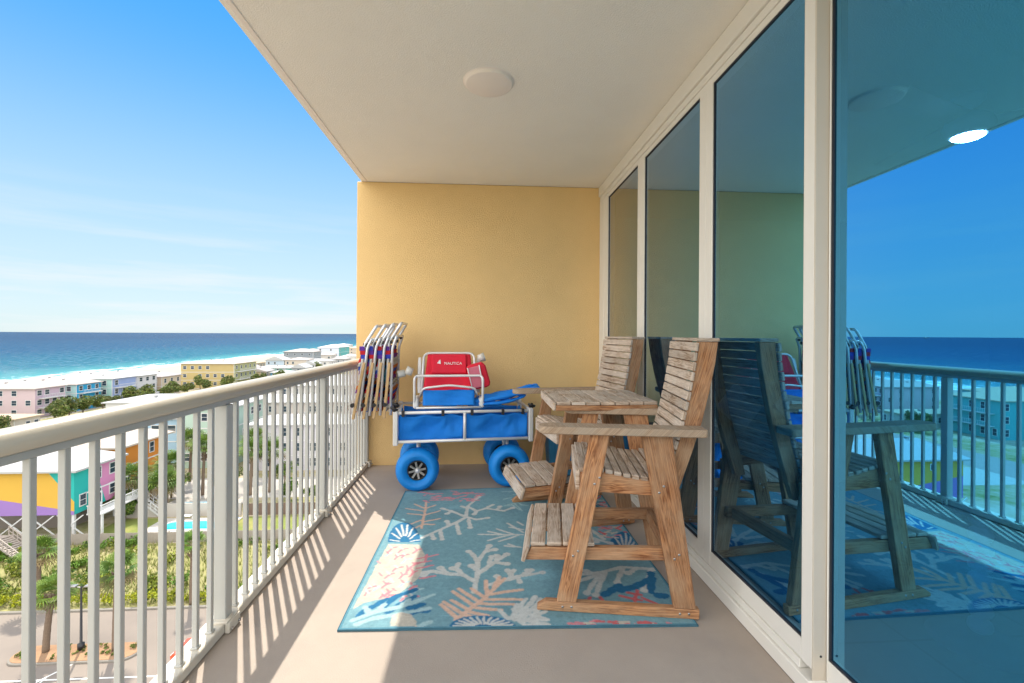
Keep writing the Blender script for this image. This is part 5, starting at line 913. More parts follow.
    bp = node(t, 'ShaderNodeBump', Strength=.8, Distance=1.4)
    mpb = node(t, 'ShaderNodeMapping'); mpb.inputs['Scale'].default_value = (.16, .09, 1)
    bn_ = node(t, 'ShaderNodeTexNoise', Scale=1.0, Detail=9, Roughness=.7); l(tcn.outputs['Object'], mpb.inputs['Vector']); l(mpb.outputs['Vector'], bn_.inputs['Vector'])
    l(bn_.outputs['Fac'], bp.inputs['Height']); l(bp.outputs['Normal'], gls.inputs['Normal'])
    return m
M['sea'] = seamat()
m = MB(); m.poly([(-30000, -30000, GZ - 1.3), (-60, -30000, GZ - 1.3), (-60, 30000, GZ - 1.3), (-30000, 30000, GZ - 1.3)])
struct(m.build('sea', M['sea']))

# ------------------------------------------------------------ car park, roads
m = MB(); m.poly([(-80, -40, GZ + .006), (40, -40, GZ + .006), (40, 41.0, GZ + .006), (-80, 41.6, GZ + .006)]); struct(m.build('parking_lot', M['asphalt']))
m = MB(); m.box(-80, 40, 41.3, 41.55, GZ, GZ + .14); struct(m.build('kerb', M['kerb']))
m = MB()
for k in range(-3, 8):
    xx = -24.5 - 2.75 * k * 1.0
    if k in (2,): m.poly([(xx - .05, 29.5, GZ + .011), (xx + .05, 29.5, GZ + .011), (xx + .05, 33.6, GZ + .011), (xx - .05, 33.6, GZ + .011)])
m.poly([(-60, 33.55, GZ + .012), (-22, 33.25, GZ + .012), (-22, 33.37, GZ + .012), (-60, 33.67, GZ + .012)])
m.poly([(-31.9, 30.5, GZ + .016), (-31.75, 30.5, GZ + .016), (-29.2, 35.0, GZ + .016), (-29.33, 35.05, GZ + .016)])
struct(m.build('parking_lines', M['white_line']))
m = MB(); m.poly([(-100, -100, GZ + .018), (-88, -100, GZ + .018), (-88, 900, GZ + .018), (-100, 900, GZ + .018)]); struct(m.build('road', M['road']))
m = MB(); m.poly([(-88, 68.5, GZ + .022), (0, 68.5, GZ + .022), (0, 78, GZ + .022), (-88, 78, GZ + .022)]); struct(m.build('road', M['patio']))
m = MB(); m.poly([(-64, 41.7, GZ + .02), (12, 41.7, GZ + .02), (12, 54.2, GZ + .02), (-64, 54.2, GZ + .02)]); struct(m.build('dune_strip', M['dunesand']))
m = MB(); m.poly([(-46, 54.6, GZ + .026), (10, 54.6, GZ + .026), (10, 61.5, GZ + .026), (-46, 61.5, GZ + .026)]); struct(m.build('lawn', M['lawn']))
# island with kerb
isl = thing('parking_island', 'kerbed planting island with palms and a lamp in the car park', 'planting island', (-29.9, 35.9, GZ))
def capsule(L_, r, n=10):
    return [(L_ - r + r * math.cos(R(-90 + 180 * i / n)), r * math.sin(R(-90 + 180 * i / n))) for i in range(n + 1)] + [(-L_ + r + r * math.cos(R(90 + 180 * i / n)), r * math.sin(R(90 + 180 * i / n))) for i in range(n + 1)]
o1 = capsule(4.5, 1.05)
m = MB(); m.prism([(x, y, .0) for x, y in o1], (0, 0, .15)); m.build('kerb', M['kerb'], isl, bevel=.03)
m = MB(); m.prism([(x * .975, y * .89, .151) for x, y in o1], (0, 0, .03)); m.build('mulch_bed', M['mulch'], isl)

# swimming pools
def pool(label, x0, x1, y0, y1, rz=0):
    t = thing('swimming_pool', label, 'swimming pool', ((x0 + x1) / 2, (y0 + y1) / 2, GZ + .03))
    a, b = (x1 - x0) / 2, (y1 - y0) / 2
    m = MB(); m.box(-a - 1.6, a + 1.2, -b - .9, b + 1.0, 0, .10); m.build('deck', M['patio'], t)
    out = superround([(-a, -b, .12), (a * .1, -b * .9, .12), (a, -b, .12), (a, b * .6, .12), (a * .2, b, .12), (-a, b * .8, .12), (-a, -b, .12)], .8, 5)
    m = MB(); m.poly([tuple(p) for p in out[:-1]]); w = m.build('water', M['pool'], t)
    m = MB(); m.tube([Vector(p) + Vector((0, 0, .0)) for p in out[:-1]], .09, 6, closed=True); m.build('coping', M['trimwhite'], t)
pool('turquoise swimming pool on the white patio beside the lawn', -39.0, -32.0, 57.4, 60.2)
pool('turquoise pool farther back behind the low white garden wall', -42.0, -34.6, 64.2, 67.0)
m = MB(); m.box(-46, -31.5, 62.0, 62.25, GZ, GZ + 1.7); tag(m.build('garden_wall', M['patio']), 'low white garden wall between the two pools', 'wall')
def board_fence(label, x0, x1, y, h, mt, step=2.4):
    t = thing('board_fence', label, 'fence', (x0, y, GZ)); w = x1 - x0; n = int(w / .16)
    m = MB()
    for i in range(n): m.box(i * .16, i * .16 + .145, 0, .03, .05, h + random.uniform(-.02, .02), tone=rt())
    m.build('boards', M[mt], t)
    m = MB(); m.box(0, w, .031, .09, h * .25, h * .25 + .1); m.box(0, w, .031, .09, h * .8, h * .8 + .1); m.build('cross_rail', M[mt], t)
    k = 0
    while k * step < w:
        m = MB(); m.box(k * step, k * step + .1, .091, .19, 0, h + .05); m.build('fence_post', M[mt], t); k += 1
board_fence('long grey wooden board fence between the dune grass and the houses', -62, -8, 54.3, 1.25, 'fencegrey')
board_fence('red brown board fence behind the lawn', -31.2, -10, 61.9, 1.6, 'fence')

# ============================================================ HOUSES
_mc = {}
VENT = mat('galvanised_vent', (.30, .30, .30), .6, .2, 3)
def paint(c):
    if c not in _mc: _mc[c] = mat('house_paint', tuple(v * .84 for v in c), .85, .06, .4, .1, 4)
    return _mc[c]
ROOFW = mat('white_metal_roof', (.385, .385, .38), .55, .05, .3); ROOFB = mat('beige_shingle_roof', (.44, .38, .32), .9, .10, 1.5); ROOFG = mat('grey_shingle_roof', (.34, .31, .30), .9, .12, 1.5)
ROOFT = mat('tan_gravel_roof', (.46, .36, .25), .95, .15, .8); ROOFP = mat('pink_white_shingle_roof', (.38, .335, .31), .9, .06, 1)
def house(name, label, x0, x1, y0, y1, h, front, side, roof, storeys=3, stilts=0, rise=1.6, nf=3, nsd=3, win=(1.0, 1.35), over=.55, grp=None, front_wall=None, side_wall=None, cat='house', detail=False, balcony=False, gable=False):
    t = thing(name, label, cat, ((x0 + x1) / 2, (y0 + y1) / 2, GZ), 0, grp)
    a, b = (x1 - x0) / 2, (y1 - y0) / 2
    zb = stilts
    m = MB()
    m.box(-a + .02, a - .02, -b + .02, b, zb, h, 1)
    if front_wall is None: m.box(-a, a, -b - .03, -b + .015, zb, h, 0)
    if side_wall is None: m.box(a - .015, a + .03, -b + .016, b, zb, h, 2)
    m.build('wall', [paint(front), paint(side), paint(side)], t)
    if front_wall: front_wall(t, a, b, zb, h)
    if side_wall: side_wall(t, a, b, zb, h)
    m = MB(); o = over; z0 = h - .02; fa = .22
    if gable:
        q = [(-a - o, -b - o, z0), (a + o, -b - o, z0), (a + o, b + o, z0), (-a - o, b + o, z0)]
        r0, r1 = (0, -b - o, z0 + rise), (0, b + o, z0 + rise)
        U = Vector((0, 0, fa)); v = [Vector(p) for p in q]; r0, r1 = Vector(r0), Vector(r1)
        for p in ([v[0] + U, r0 + U, r1 + U, v[3] + U], [v[1] + U, v[2] + U, r1 + U, r0 + U], [v[0], v[1], v[1] + U, r0 + U, v[0] + U], [v[2], v[3], v[3] + U, r1 + U, v[2] + U], [v[1], v[2], v[2] + U, v[1] + U], [v[3], v[0], v[0] + U, v[3] + U], [v[3], v[2], v[1], v[0]]): m.poly(p)
    else:
        v = [Vector(p) for p in [(-a - o, -b - o, z0), (a + o, -b - o, z0), (a + o, b + o, z0), (-a - o, b + o, z0)]]; U = Vector((0, 0, fa))
        if a > b: r0, r1 = Vector((-(a - b), 0, z0 + rise)), Vector((a - b, 0, z0 + rise))
        else: r0, r1 = Vector((0, -(b - a), z0 + rise)), Vector((0, b - a, z0 + rise))
        T = [p + U for p in v]
        if a > b: F = [[T[0], T[1], r1, r0], [T[1], T[2], r1], [T[2], T[3], r0, r1], [T[3], T[0], r0]]
        else: F = [[T[0], T[1], r0], [T[1], T[2], r1, r0], [T[2], T[3], r1], [T[3], T[0], r0, r1]]
        for f_ in F: m.poly(f_)
        for i in range(4): j = (i + 1) % 4; m.poly([v[i], v[j], T[j], T[i]])
        m.poly(v[::-1])
    rf_ = m.build('roof', roof, t)
    rv = random.Random(int(abs(x0 * 3 + y1))); 
    for q in range(rv.choice((1, 2, 3))):
        px, py = rv.uniform(-.55, .55) * a, rv.uniform(-.6, .1) * b
        k_ = 1 - max(abs(py) / b, max(0, abs(px) - max(0, a - b)) / max(b, .1) if a > b else abs(px) / a); zz = z0 + fa + max(0, k_) * rise * .8
        m = MB(); m.box(px - .22, px + .22, py - .22, py + .22, zz - .3, zz + .38); m.box(px - .3, px + .3, py - .3, py + .3, zz + .381, zz + .45); m.build('roof_vent', VENT, rf_)
    sh = (h - zb) / storeys; ww, wh = win
    rw = random.Random(int(abs(y0 * 5 + x1))); ww *= rw.uniform(.8, 1.35); wh *= rw.uniform(.85, 1.15)
    if front_wall is None and rw.random() < .7:
        m = MB()
        for q in range(1, storeys): m.box(-a - .03, a + .06, -b - .07, -b - .031, zb + sh * q - .12, zb + sh * q + .06); m.box(a + .031, a + .07, -b - .03, b, zb + sh * q - .12, zb + sh * q + .06)
        m.box(a - .12, a + .071, -b - .075, -b - .0311, zb, h - .05); m.build('trim_band', M['trimwhite'], t)
    fd = -b - .03
    rs = random.Random(int(abs(x0 * 7 + y0)))
    protos = {}
    for st in range(storeys):
        zc = zb + sh * (st + .55)
        for face_, n, half in (('f', nf, a), ('s', nsd, b)):
            for i in range(n):
                if rs.random() < .20: continue
                c = -half + (2 * half) * (i + .5) / n
                key = face_
                if face_ == 'f': loc = (c, fd, zc)
                else: loc = (a + .03, c, zc)
                if key not in protos:
                    m = MB()
                    if face_ == 'f':
                        for bx in ((-ww / 2 - .1, ww / 2 + .1, wh / 2, wh / 2 + .12), (-ww / 2 - .1, ww / 2 + .1, -wh / 2 - .12, -wh / 2), (-ww / 2 - .1, -ww / 2, -wh / 2, wh / 2), (ww / 2, ww / 2 + .1, -wh / 2, wh / 2), (-ww / 2, ww / 2, -.03, .03)): m.box(bx[0], bx[1], -.07, -.002, bx[2], bx[3])
                        g = MB(); g.box(-ww / 2, ww / 2, -.03, -.004, -wh / 2, -.03); g.box(-ww / 2, ww / 2, -.03, -.004, .03, wh / 2)
                    else:
                        for bx in ((-ww / 2 - .1, ww / 2 + .1, wh / 2, wh / 2 + .12), (-ww / 2 - .1, ww / 2 + .1, -wh / 2 - .12, -wh / 2), (-ww / 2 - .1, -ww / 2, -wh / 2, wh / 2), (ww / 2, ww / 2 + .1, -wh / 2, wh / 2), (-ww / 2, ww / 2, -.03, .03)): m.box(.002, .07, bx[0], bx[1], bx[2], bx[3])
                        g = MB(); g.box(.004, .03, -ww / 2, ww / 2, -wh / 2, -.03); g.box(.004, .03, -ww / 2, ww / 2, .03, wh / 2)
                    o_ = m.build('window', M['trimwhite'], t, loc=loc); g.build('pane', M['glassdark'], o_); protos[key] = o_
                else:
                    c_ = protos[key].copy(); COL.objects.link(c_); c_.parent = t; c_.location = loc
                    for ch in list(protos[key].children):
                        d_ = ch.copy(); COL.objects.link(d_); d_.parent = c_
    if stilts:
        m = None
        n1 = max(3, int(2 * a / 3.2)); n2 = max(3, int(2 * b / 3.0))
        pt = None
        for i in range(n1):
            for j in range(n2):
                if 0 < i < n1 - 1 and 0 < j < n2 - 1: continue
                lo = (-a + .25 + (2 * a - .5) * i / (n1 - 1), -b + .25 + (2 * b - .5) * j / (n2 - 1), 0)
                if pt is None:
                    m = MB(); m.box(-.14, .14, -.14, .14, 0, zb); pt = m.build('stilt', M['trimwhite'], t, loc=lo)
                else:
                    c_ = pt.copy(); COL.objects.link(c_); c_.parent = t; c_.location = lo
        m = MB(); m.box(-a + 1.9, a - 2.5, -b + 2.8, b - .5, 0, zb - .02); m.build('ground_room', paint((.30, .25, .22)), t)
    if balcony:
        for st in range(1, storeys):
            zc = zb + sh * st
            m = MB(); m.box(a + .03, a + 1.5, -b * .8, b * .8, zc - .15, zc); 
            for i in range(int(b * 1.6 / .5)): m.box(a + 1.42, a + 1.47, -b * .8 + i * .5, -b * .8 + i * .5 + .05, zc, zc + .95)
            m.box(a + 1.40, a + 1.49, -b * .8, b * .8, zc + .95, zc + 1.03); m.build('balcony', M['trimwhite'], t)
    return t

YEL, PUR, TEA, PNK = (.70, .42, .06), (.33, .19, .50), (.02, .44, .40), (.66, .26, .46)
def mural_front(t, a, b, zb, h):
    # colour-blocked wall: purple along the foot, a yellow field, teal from the top right corner
    zk = lambda x: zb + 2.9 - 2.5 * (x + a) / (2 * a) * 1.0
    xt, xb_ = a - 3.0, a - .02
    y = -b - .03
    def pr(pts, c):
        m = MB(); m.prism([(x, y, z) for x, z in pts], (0, .04, 0)); m.build('wall_colour_panel', paint(c), t)
    zr = zb + (h - zb) * .30
    xk = xt + (xb_ - xt) * (h - zr) / (h - zb) * 1.0
    pr([(-a, zb), (a, zb), (a, zk(a)), (-a, zk(-a))], PUR)
    pr([(-a, zk(-a) + .002), (a, zk(a) + .002), (a, zr), (xt, h), (-a, h)], YEL)
    pr([(a, zr + .002), (a, h), (xt + .002, h)], TEA)
def mural_side(t, a, b, zb, h):
    x = a + .03
    def pr(pts, c):
        m = MB(); m.prism([(x, y, z) for y, z in pts], (-.04, 0, 0)); m.build('wall_colour_panel', paint(c), t)
    k = -b + (2 * b) * .50
    pr([(-b + .012, zb), (k + 1.2, zb), (k + .3, zb + 2.6), (k - .8, h), (-b + .012, h)], TEA)
    pr([(k + 1.202, zb), (b, zb), (b, h), (k - .798, h), (k + .302, zb + 2.6)], PNK)
h1 = house('beach_house', 'stilted house painted in yellow, purple and teal blocks with white roof', -61.5, -47.5, 56.5, 63.0, 7.7, YEL, TEA, ROOFW, 2, 2.6, 2.2, 0, 3, (.8, 1.25), .7, None, mural_front, mural_side)
# its side deck, door and stair
m = MB(); m.box(8.3, 10.1, -3.2, 3.2, 2.5, 2.62); m.build('deck', M['trimwhite'], h1)
m = MB()
for i in range(33): m.box(10.0, 10.05, -3.2 + i * .2, -3.16 + i * .2, 2.62, 3.55)
m.box(9.98, 10.07, -3.2, 3.2, 3.55, 3.63); m.box(8.3, 10.0, -3.2, -3.12, 3.5, 3.6)
for i in range(8): m.box(8.4 + i * .2, 8.45 + i * .2, -3.2, -3.15, 2.62, 3.5)
m.build('deck_rail', M['trimwhite'], h1)
for y in (-3.0, 0, 3.0):
    m = MB(); m.box(9.8, 10.0, y - .1, y + .1, 0, 2.5); m.build('deck_post', M['trimwhite'], h1)
m = MB(); m.box(8.285, 8.34, -1.9, -1.0, 2.63, 4.7); d = m.build('door', M['trimwhite'], h1)
m = MB(); m.box(8.341, 8.35, -1.7, -1.2, 3.4, 4.5); m.build('pane', M['glassdark'], d)
m = MB(); m.box(8.285, 8.33, -3.1, 3.1, 5.05, 5.2); m.build('trim_band', M['trimwhite'], h1)
def stair(parent, x0, y0, z0, x1, y1, z1, w, n, name='stair', mt='trimwhite'):
    m = MB(); A, B = Vector((x0, y0, z0)), Vector((x1, y1, z1)); d = (B - A); hd = Vector((d.x, d.y, 0)).normalized(); s = Vector((-hd.y, hd.x, 0))
    for i in range(n):
        p = A + d * ((i + .5) / n); m.obox(p, hd * (d.xy.length / n * .45), s * w / 2, Vector((0, 0, .025)))
    for k in (-1, 1):
        m.beam(A + s * k * w / 2, B + s * k * w / 2, .22, .05, (0, 0, 1)); U = Vector((0, 0, .95))
        m.beam(A + s * k * w / 2 + U, B + s * k * w / 2 + U, .09, .07, (0, 0, 1)); m.beam(A + s * k * w / 2 + U * .5, B + s * k * w / 2 + U * .5, .06, .05, (0, 0, 1))
        for i in range(0, n + 1, max(1, n // 5)):
            p = A + d * (i / n) + s * k * w / 2; m.box(p.x - .04, p.x + .04, p.y - .04, p.y + .04, p.z, p.z + .95)
    return m.build(name, M[mt], parent)
m = MB(); m.box(-3.0, -2.3, -3.33, -3.26, 6.3, 7.2); w_ = m.build('window', M['trimwhite'], h1); m = MB(); m.box(-2.9, -2.4, -3.335, -3.331, 6.4, 7.1); m.build('pane', M['glassdark'], w_)
for k in range(5):
    m = MB(); m.beam((-7.9 + k * 3.2, -3.15, .1), (-4.9 + k * 3.2, -3.15, 2.5), .12, .10); m.beam((-7.9 + k * 3.2, -3.02, 2.5), (-4.9 + k * 3.2, -3.02, .1), .12, .10); m.build('brace', M['trimwhite'], h1)
stair(h1, 9.3, 3.2, 2.6, 13.6, 2.2, .1, 1.0, 13)
h2 = house('beach_house', 'orange stilted house with beige roof next to the colour-blocked one', -58.5, -49.4, 65.8, 75.2, 8.1, (.80, .27, .015), (.66, .24, .03), ROOFB, 2, 2.6, 2.2, 2, 4, (.8, 1.3), .7)
m = MB(); m.box(4.6, 6.2, -4.5, 1.5, 2.5, 2.62)
for i in range(30): m.box(6.1, 6.15, -4.5 + i * .2, -4.46 + i * .2, 2.62, 3.5)
m.box(6.08, 6.17, -4.5, 1.5, 3.5, 3.58); m.build('deck', M['trimwhite'], h2)
stair(h2, 5.4, -4.5, 2.5, 8.6, -8.2, .1, 1.0, 13)
house('townhouse', 'mint green town house beyond the palms at the second pool', -53.4, -44.5, 84, 96, 10.6, (.42, .56, .47), (.38, .52, .45), ROOFW, 3, 0, 1.5, 3, 4)
house('townhouse', 'pale blue house with white roof squeezed beside the mint green one', -63.5, -55.0, 87, 97, 8.2, (.36, .53, .66), (.30, .50, .68), ROOFW, 2, 0, 2.0, 3, 3)
house('townhouse', 'long white row house nearest the brown fence with dark ground floor openings', -40.5, -23.2, 82, 90, 7.9, (.60, .58, .62), (.62, .60, .62), ROOFW, 3, 0, 1.3, 7, 3, (1.1, 1.3), .5)
house('townhouse', 'second white row house standing behind the nearest one', -52.0, -29.3, 101, 110, 9.0, (.62, .55, .50), (.62, .60, .62), ROOFW, 3, 0, 1.3, 8, 3)
house('townhouse', 'third white row house farther back in the same group', -62, -34.4, 122, 133, 10.2, (.66, .64, .62), (.62, .60, .62), ROOFW, 3, 0, 1.5, 9, 3)
house('townhouse', 'white flat roofed row house behind the orange house', -78, -60, 100, 112, 9.2, (.66, .65, .64), (.60, .60, .62), ROOFW, 3, 0, 1.2, 6, 3)
house('townhouse', 'pale lilac row house at the back of the white group', -58, -40, 146, 158, 9.4, (.58, .54, .62), (.60, .60, .62), ROOFW, 3, 0, 1.3, 6, 3)
# beach front row
G_ = 'houses along the beach front'
house('beach_house', 'pale pink three storey beach house with hipped roof, first in the beach row', -142, -123.8, 134.9, 144.0, 8.0, (.60, .47, .49), (.56, .42, .50), ROOFP, 3, 0, 2.0, 5, 4, grp=G_, balcony=True)
house('beach_house', 'aqua and bright blue beach house between the pink and seafoam ones', -140, -122.7, 146.5, 155.2, 7.9, (.42, .66, .66), (.02, .33, .60), ROOFP, 3, 0, 2.0, 4, 3, grp=G_, balcony=True)
house('beach_house', 'seafoam green beach house with lilac balcony side', -140, -120.5, 157, 167, 8.6, (.38, .60, .55), (.30, .38, .62), ROOFW, 3, 0, 2.0, 4, 3, grp=G_, balcony=True)
house('beach_house', 'plain white beach house right of the seafoam one', -142, -122.0, 170, 179.5, 8.3, (.66, .66, .67), (.64, .63, .66), ROOFW, 3, 0, 1.6, 4, 3, grp=G_)
house('beach_house', 'tan beach house with grey shingle roof right of the white one', -140, -121.8, 182, 193, 6.9, (.55, .44, .33), (.56, .47, .36), ROOFG, 2, 0, 1.8, 4, 3, grp=G_)
house('beach_house', 'low beige building with gravel roof in front of the pink house', -132, -107.7, 112.5, 118.6, 3.6, (.55, .48, .40), (.55, .50, .44), ROOFT, 1, 0, .9, 8, 3, grp=G_)
house('condo_block', 'large yellow three storey condominium with green end wall by the beach', -129.5, -107.4, 205.3, 224.6, 10.4, (.50, .39, .17), (.36, .37, .18), ROOFB, 3, 0, 1.4, 7, 5, (1.1, 1.2), cat='condominium', balcony=True)
house('beach_house', 'pale mint beach house beside the pink one at the left end of the row', -160, -143, 116, 129, 8.0, (.40, .60, .56), (.30, .52, .56), ROOFT, 3, 0, 1.8, 5, 4, grp=G_, balcony=True)
house('beach_house', 'pink lilac beach house outside the left edge, mirrored in the glass', -160, -142, 84, 96, 8.4, (.50, .36, .52), (.52, .36, .55), ROOFP, 3, 0, 1.8, 5, 4, grp=G_, balcony=True)
house('beach_house', 'teal beach house with tan roof outside the left edge, mirrored in the glass', -135, -118, 98, 111, 9.0, (.10, .42, .42), (.16, .48, .46), ROOFT, 3, 0, 1.8, 6, 5, grp=G_, balcony=True)
house('beach_house', 'lilac block outside the left edge, second from the teal one in the glass', -165, -143, 58, 74, 9.0, (.40, .34, .52), (.40, .34, .55), ROOFP, 3, 0, 1.8, 6, 5, grp=G_, balcony=True)
house('beach_house', 'small brown roofed cottage just right of the yellow condominium', -119, -107.6, 235, 244, 4.6, (.50, .42, .30), (.46, .40, .32), ROOFG, 2, 0, 1.8, 3, 3, grp=G_, gable=True)
house('beach_house', 'cottage with blue front right of the brown roofed one', -104, -96, 232, 240, 4.4, (.10, .32, .52), (.12, .34, .5), ROOFW, 2, 0, 1.3, 3, 3, grp=G_)
house('beach_house', 'long low green house with white roof', -126, -104, 258, 272, 4.6, (.16, .40, .34), (.2, .42, .38), ROOFW, 2, 0, 1.2, 7, 3, grp=G_)
house('beach_house', 'pale blue gabled house with white roof', -133, -122, 290, 300, 7.0, (.48, .58, .68), (.5, .55, .6), ROOFW, 2, 0, 2.4, 3, 3, grp=G_, gable=True)
house('beach_house', 'cream house joined at the right of the pale blue gabled one', -121.5, -108.5, 290, 302, 7.2, (.62, .54, .46), (.62, .60, .58), ROOFP, 2, 0, 1.6, 4, 3, grp=G_)
house('beach_house', 'tall grey house with pale hipped roof', -136, -116.3, 322.6, 338, 11.0, (.24, .27, .30), (.30, .33, .36), ROOFP, 3, 0, 2.2, 4, 3, grp=G_)
house('beach_house', 'tall white house with teal end far down the shore', -137, -119.6, 390, 420, 12.0, (.60, .64, .74), (.12, .42, .42), ROOFW, 3, 0, 2.6, 4, 4, grp=G_)
house('beach_house', 'small cream house between the grey and the tall white one', -123, -113, 350, 362, 7.5, (.66, .62, .58), (.6, .58, .56), ROOFP, 2, 0, 1.8, 3, 3, grp=G_)
house('beach_house', 'pale house with tan roof beyond the tall white one', -140, -112, 470, 496, 9.0, (.52, .44, .36), (.5, .42, .34), ROOFT, 3, 0, 1.8, 5, 3, grp=G_)
house('beach_house', 'far white house close to the end wall edge', -126, -98, 300, 312, 6.0, (.66, .64, .6), (.6, .58, .56), ROOFW, 2, 0, 1.4, 5, 3, grp=G_)
house('beach_house', 'far pale yellow house beyond the row', -175, -150, 520, 540, 9.0, (.62, .55, .36), (.6, .5, .34), ROOFW, 3, 0, 1.8, 5, 3, grp=G_)

for lb, c0, c1, x0, x1, y0, y1, h, rf, gb in [
    ('small white cottage with dark roof behind the blue fronted one', (.6, .58, .55), (.6, .58, .56), -128, -120, 246, 255, 5.6, ROOFG, True),
    ('narrow grey cottage before the long low green house', (.34, .36, .38), (.4, .42, .44), -102, -95, 252, 262, 5.2, ROOFW, True),
    ('small sand coloured house beyond the long low green one', (.52, .44, .32), (.5, .42, .32), -140, -130, 272, 283, 6.4, ROOFT, False),
    ('white gabled cottage near the road before the cream house', (.62, .62, .6), (.6, .6, .6), -106, -99, 278, 288, 5.4, ROOFW, True),
    ('dark roofed grey house right of the pale blue gabled one', (.36, .36, .36), (.4, .4, .4), -104, -94, 322, 334, 6.2, ROOFG, False),
    ('low white house in front of the tall white and teal one', (.62, .6, .56), (.6, .58, .56), -112, -101, 372, 384, 5.6, ROOFW, False),
    ('pale green cottage beyond the grey tall house', (.40, .50, .40), (.36, .48, .40), -146, -136, 350, 364, 6.6, ROOFB, False),
    ('beige hipped house between the tall white one and the shore', (.54, .48, .38), (.5, .46, .38), -162, -148, 420, 438, 8.0, ROOFB, False),
    ('faraway white house near the shoreline bend', (.62, .6, .58), (.6, .6, .6), -190, -172, 600, 620, 9.0, ROOFW, False),
    ('faraway grey house behind the shoreline bend', (.42, .42, .44), (.4, .4, .4), -165, -148, 640, 660, 9.0, ROOFG, False)]:
    house('beach_house', lb, x0, x1, y0, y1, h, c0, c1, rf, 2, 0, 2.0, 3, 3, grp=G_, gable=gb)

# boardwalk stair over the dune, bottom left
bw = thing('boardwalk_stair', 'grey wooden stair with white handrails over the dune grass at the left edge', 'stair', (0, 0, GZ))
stair(bw, -52.4, 53.2, 1.5, -47.2, 50.8, .2, 1.5, 13, 'flight', 'deck')
m = MB(); m.box(-57, -52.5, 53.4, 54.25, 1.2, 1.3); m.build('landing', M['deck'], bw)

# ============================================================ VEGETATION
random.seed(31)
GREENS = [(.08, .16, .02), (.12, .21, .025), (.17, .25, .035), (.05, .11, .02), (.20, .24, .05)]
def leafquad(m, p, s, rng, cols, up=.4):
    n = Vector((rng.gauss(0, 1), rng.gauss(0, 1), rng.gauss(up, .7))).normalized(); a = n.orthogonal().normalized(); a.rotate(__import__('mathutils').Quaternion(n, rng.uniform(0, 6.28))); b = n.cross(a)
    c = rng.choice(cols); k = rng.uniform(.7, 1.25)
    c = tuple(x * k for x in c)
    m.poly([p - a * s, p + b * s * .45, p + a * s, p - b * s * .45], 0, c)
def crown(m, ctr, r, n, leaf, rng, cols=GREENS, lumps=7, flat=.8):
    ls = []
    for _ in range(lumps):
        d = Vector((rng.gauss(0, 1), rng.gauss(0, 1), rng.gauss(.2, .7))).normalized() * r * rng.uniform(.3, .68); d.z *= flat
        ls.append((Vector(ctr) + d, r * rng.uniform(.32, .55), rng.uniform(.75, 1.25)))
    for _ in range(n):
        c, rr_, k = rng.choice(ls); d = Vector((rng.gauss(0, 1), rng.gauss(0, 1), rng.gauss(0, 1))).normalized() * rr_ * rng.uniform(.6, 1.05); d.z *= flat
        leafquad(m, c + d, leaf * rng.uniform(.7, 1.3), rng, [tuple(x * k for x in q) for q in cols])
def make_tree(name, label, loc, h, r, n, leaf, cols=GREENS, grp=None, seed=0, cat='tree'):
    t = thing(name, label, cat, loc, 0, grp); rng = random.Random(seed)
    m = MB(); m.tube([(0, 0, 0), (.1, .05, h * .3), (-.05, .1, h * .6), (0, 0, h * .85)], [.16 * h / 5, .13 * h / 5, .09 * h / 5, .03], 8)
    for k in range(4):
        a = k * 1.6 + rng.random(); m.tube([(0, .05, h * .4), (math.cos(a) * r * .35, math.sin(a) * r * .35, h * .6), (math.cos(a) * r * .65, math.sin(a) * r * .65, h * .78)], [.07 * h / 5, .05 * h / 5, .015], 6)
    m.build('trunk', M['bark'], t)
    m = MB(); crown(m, (0, 0, h - r * .75), r, n, leaf, rng, cols); m.build('crown', M['leaf'], t)
    return t
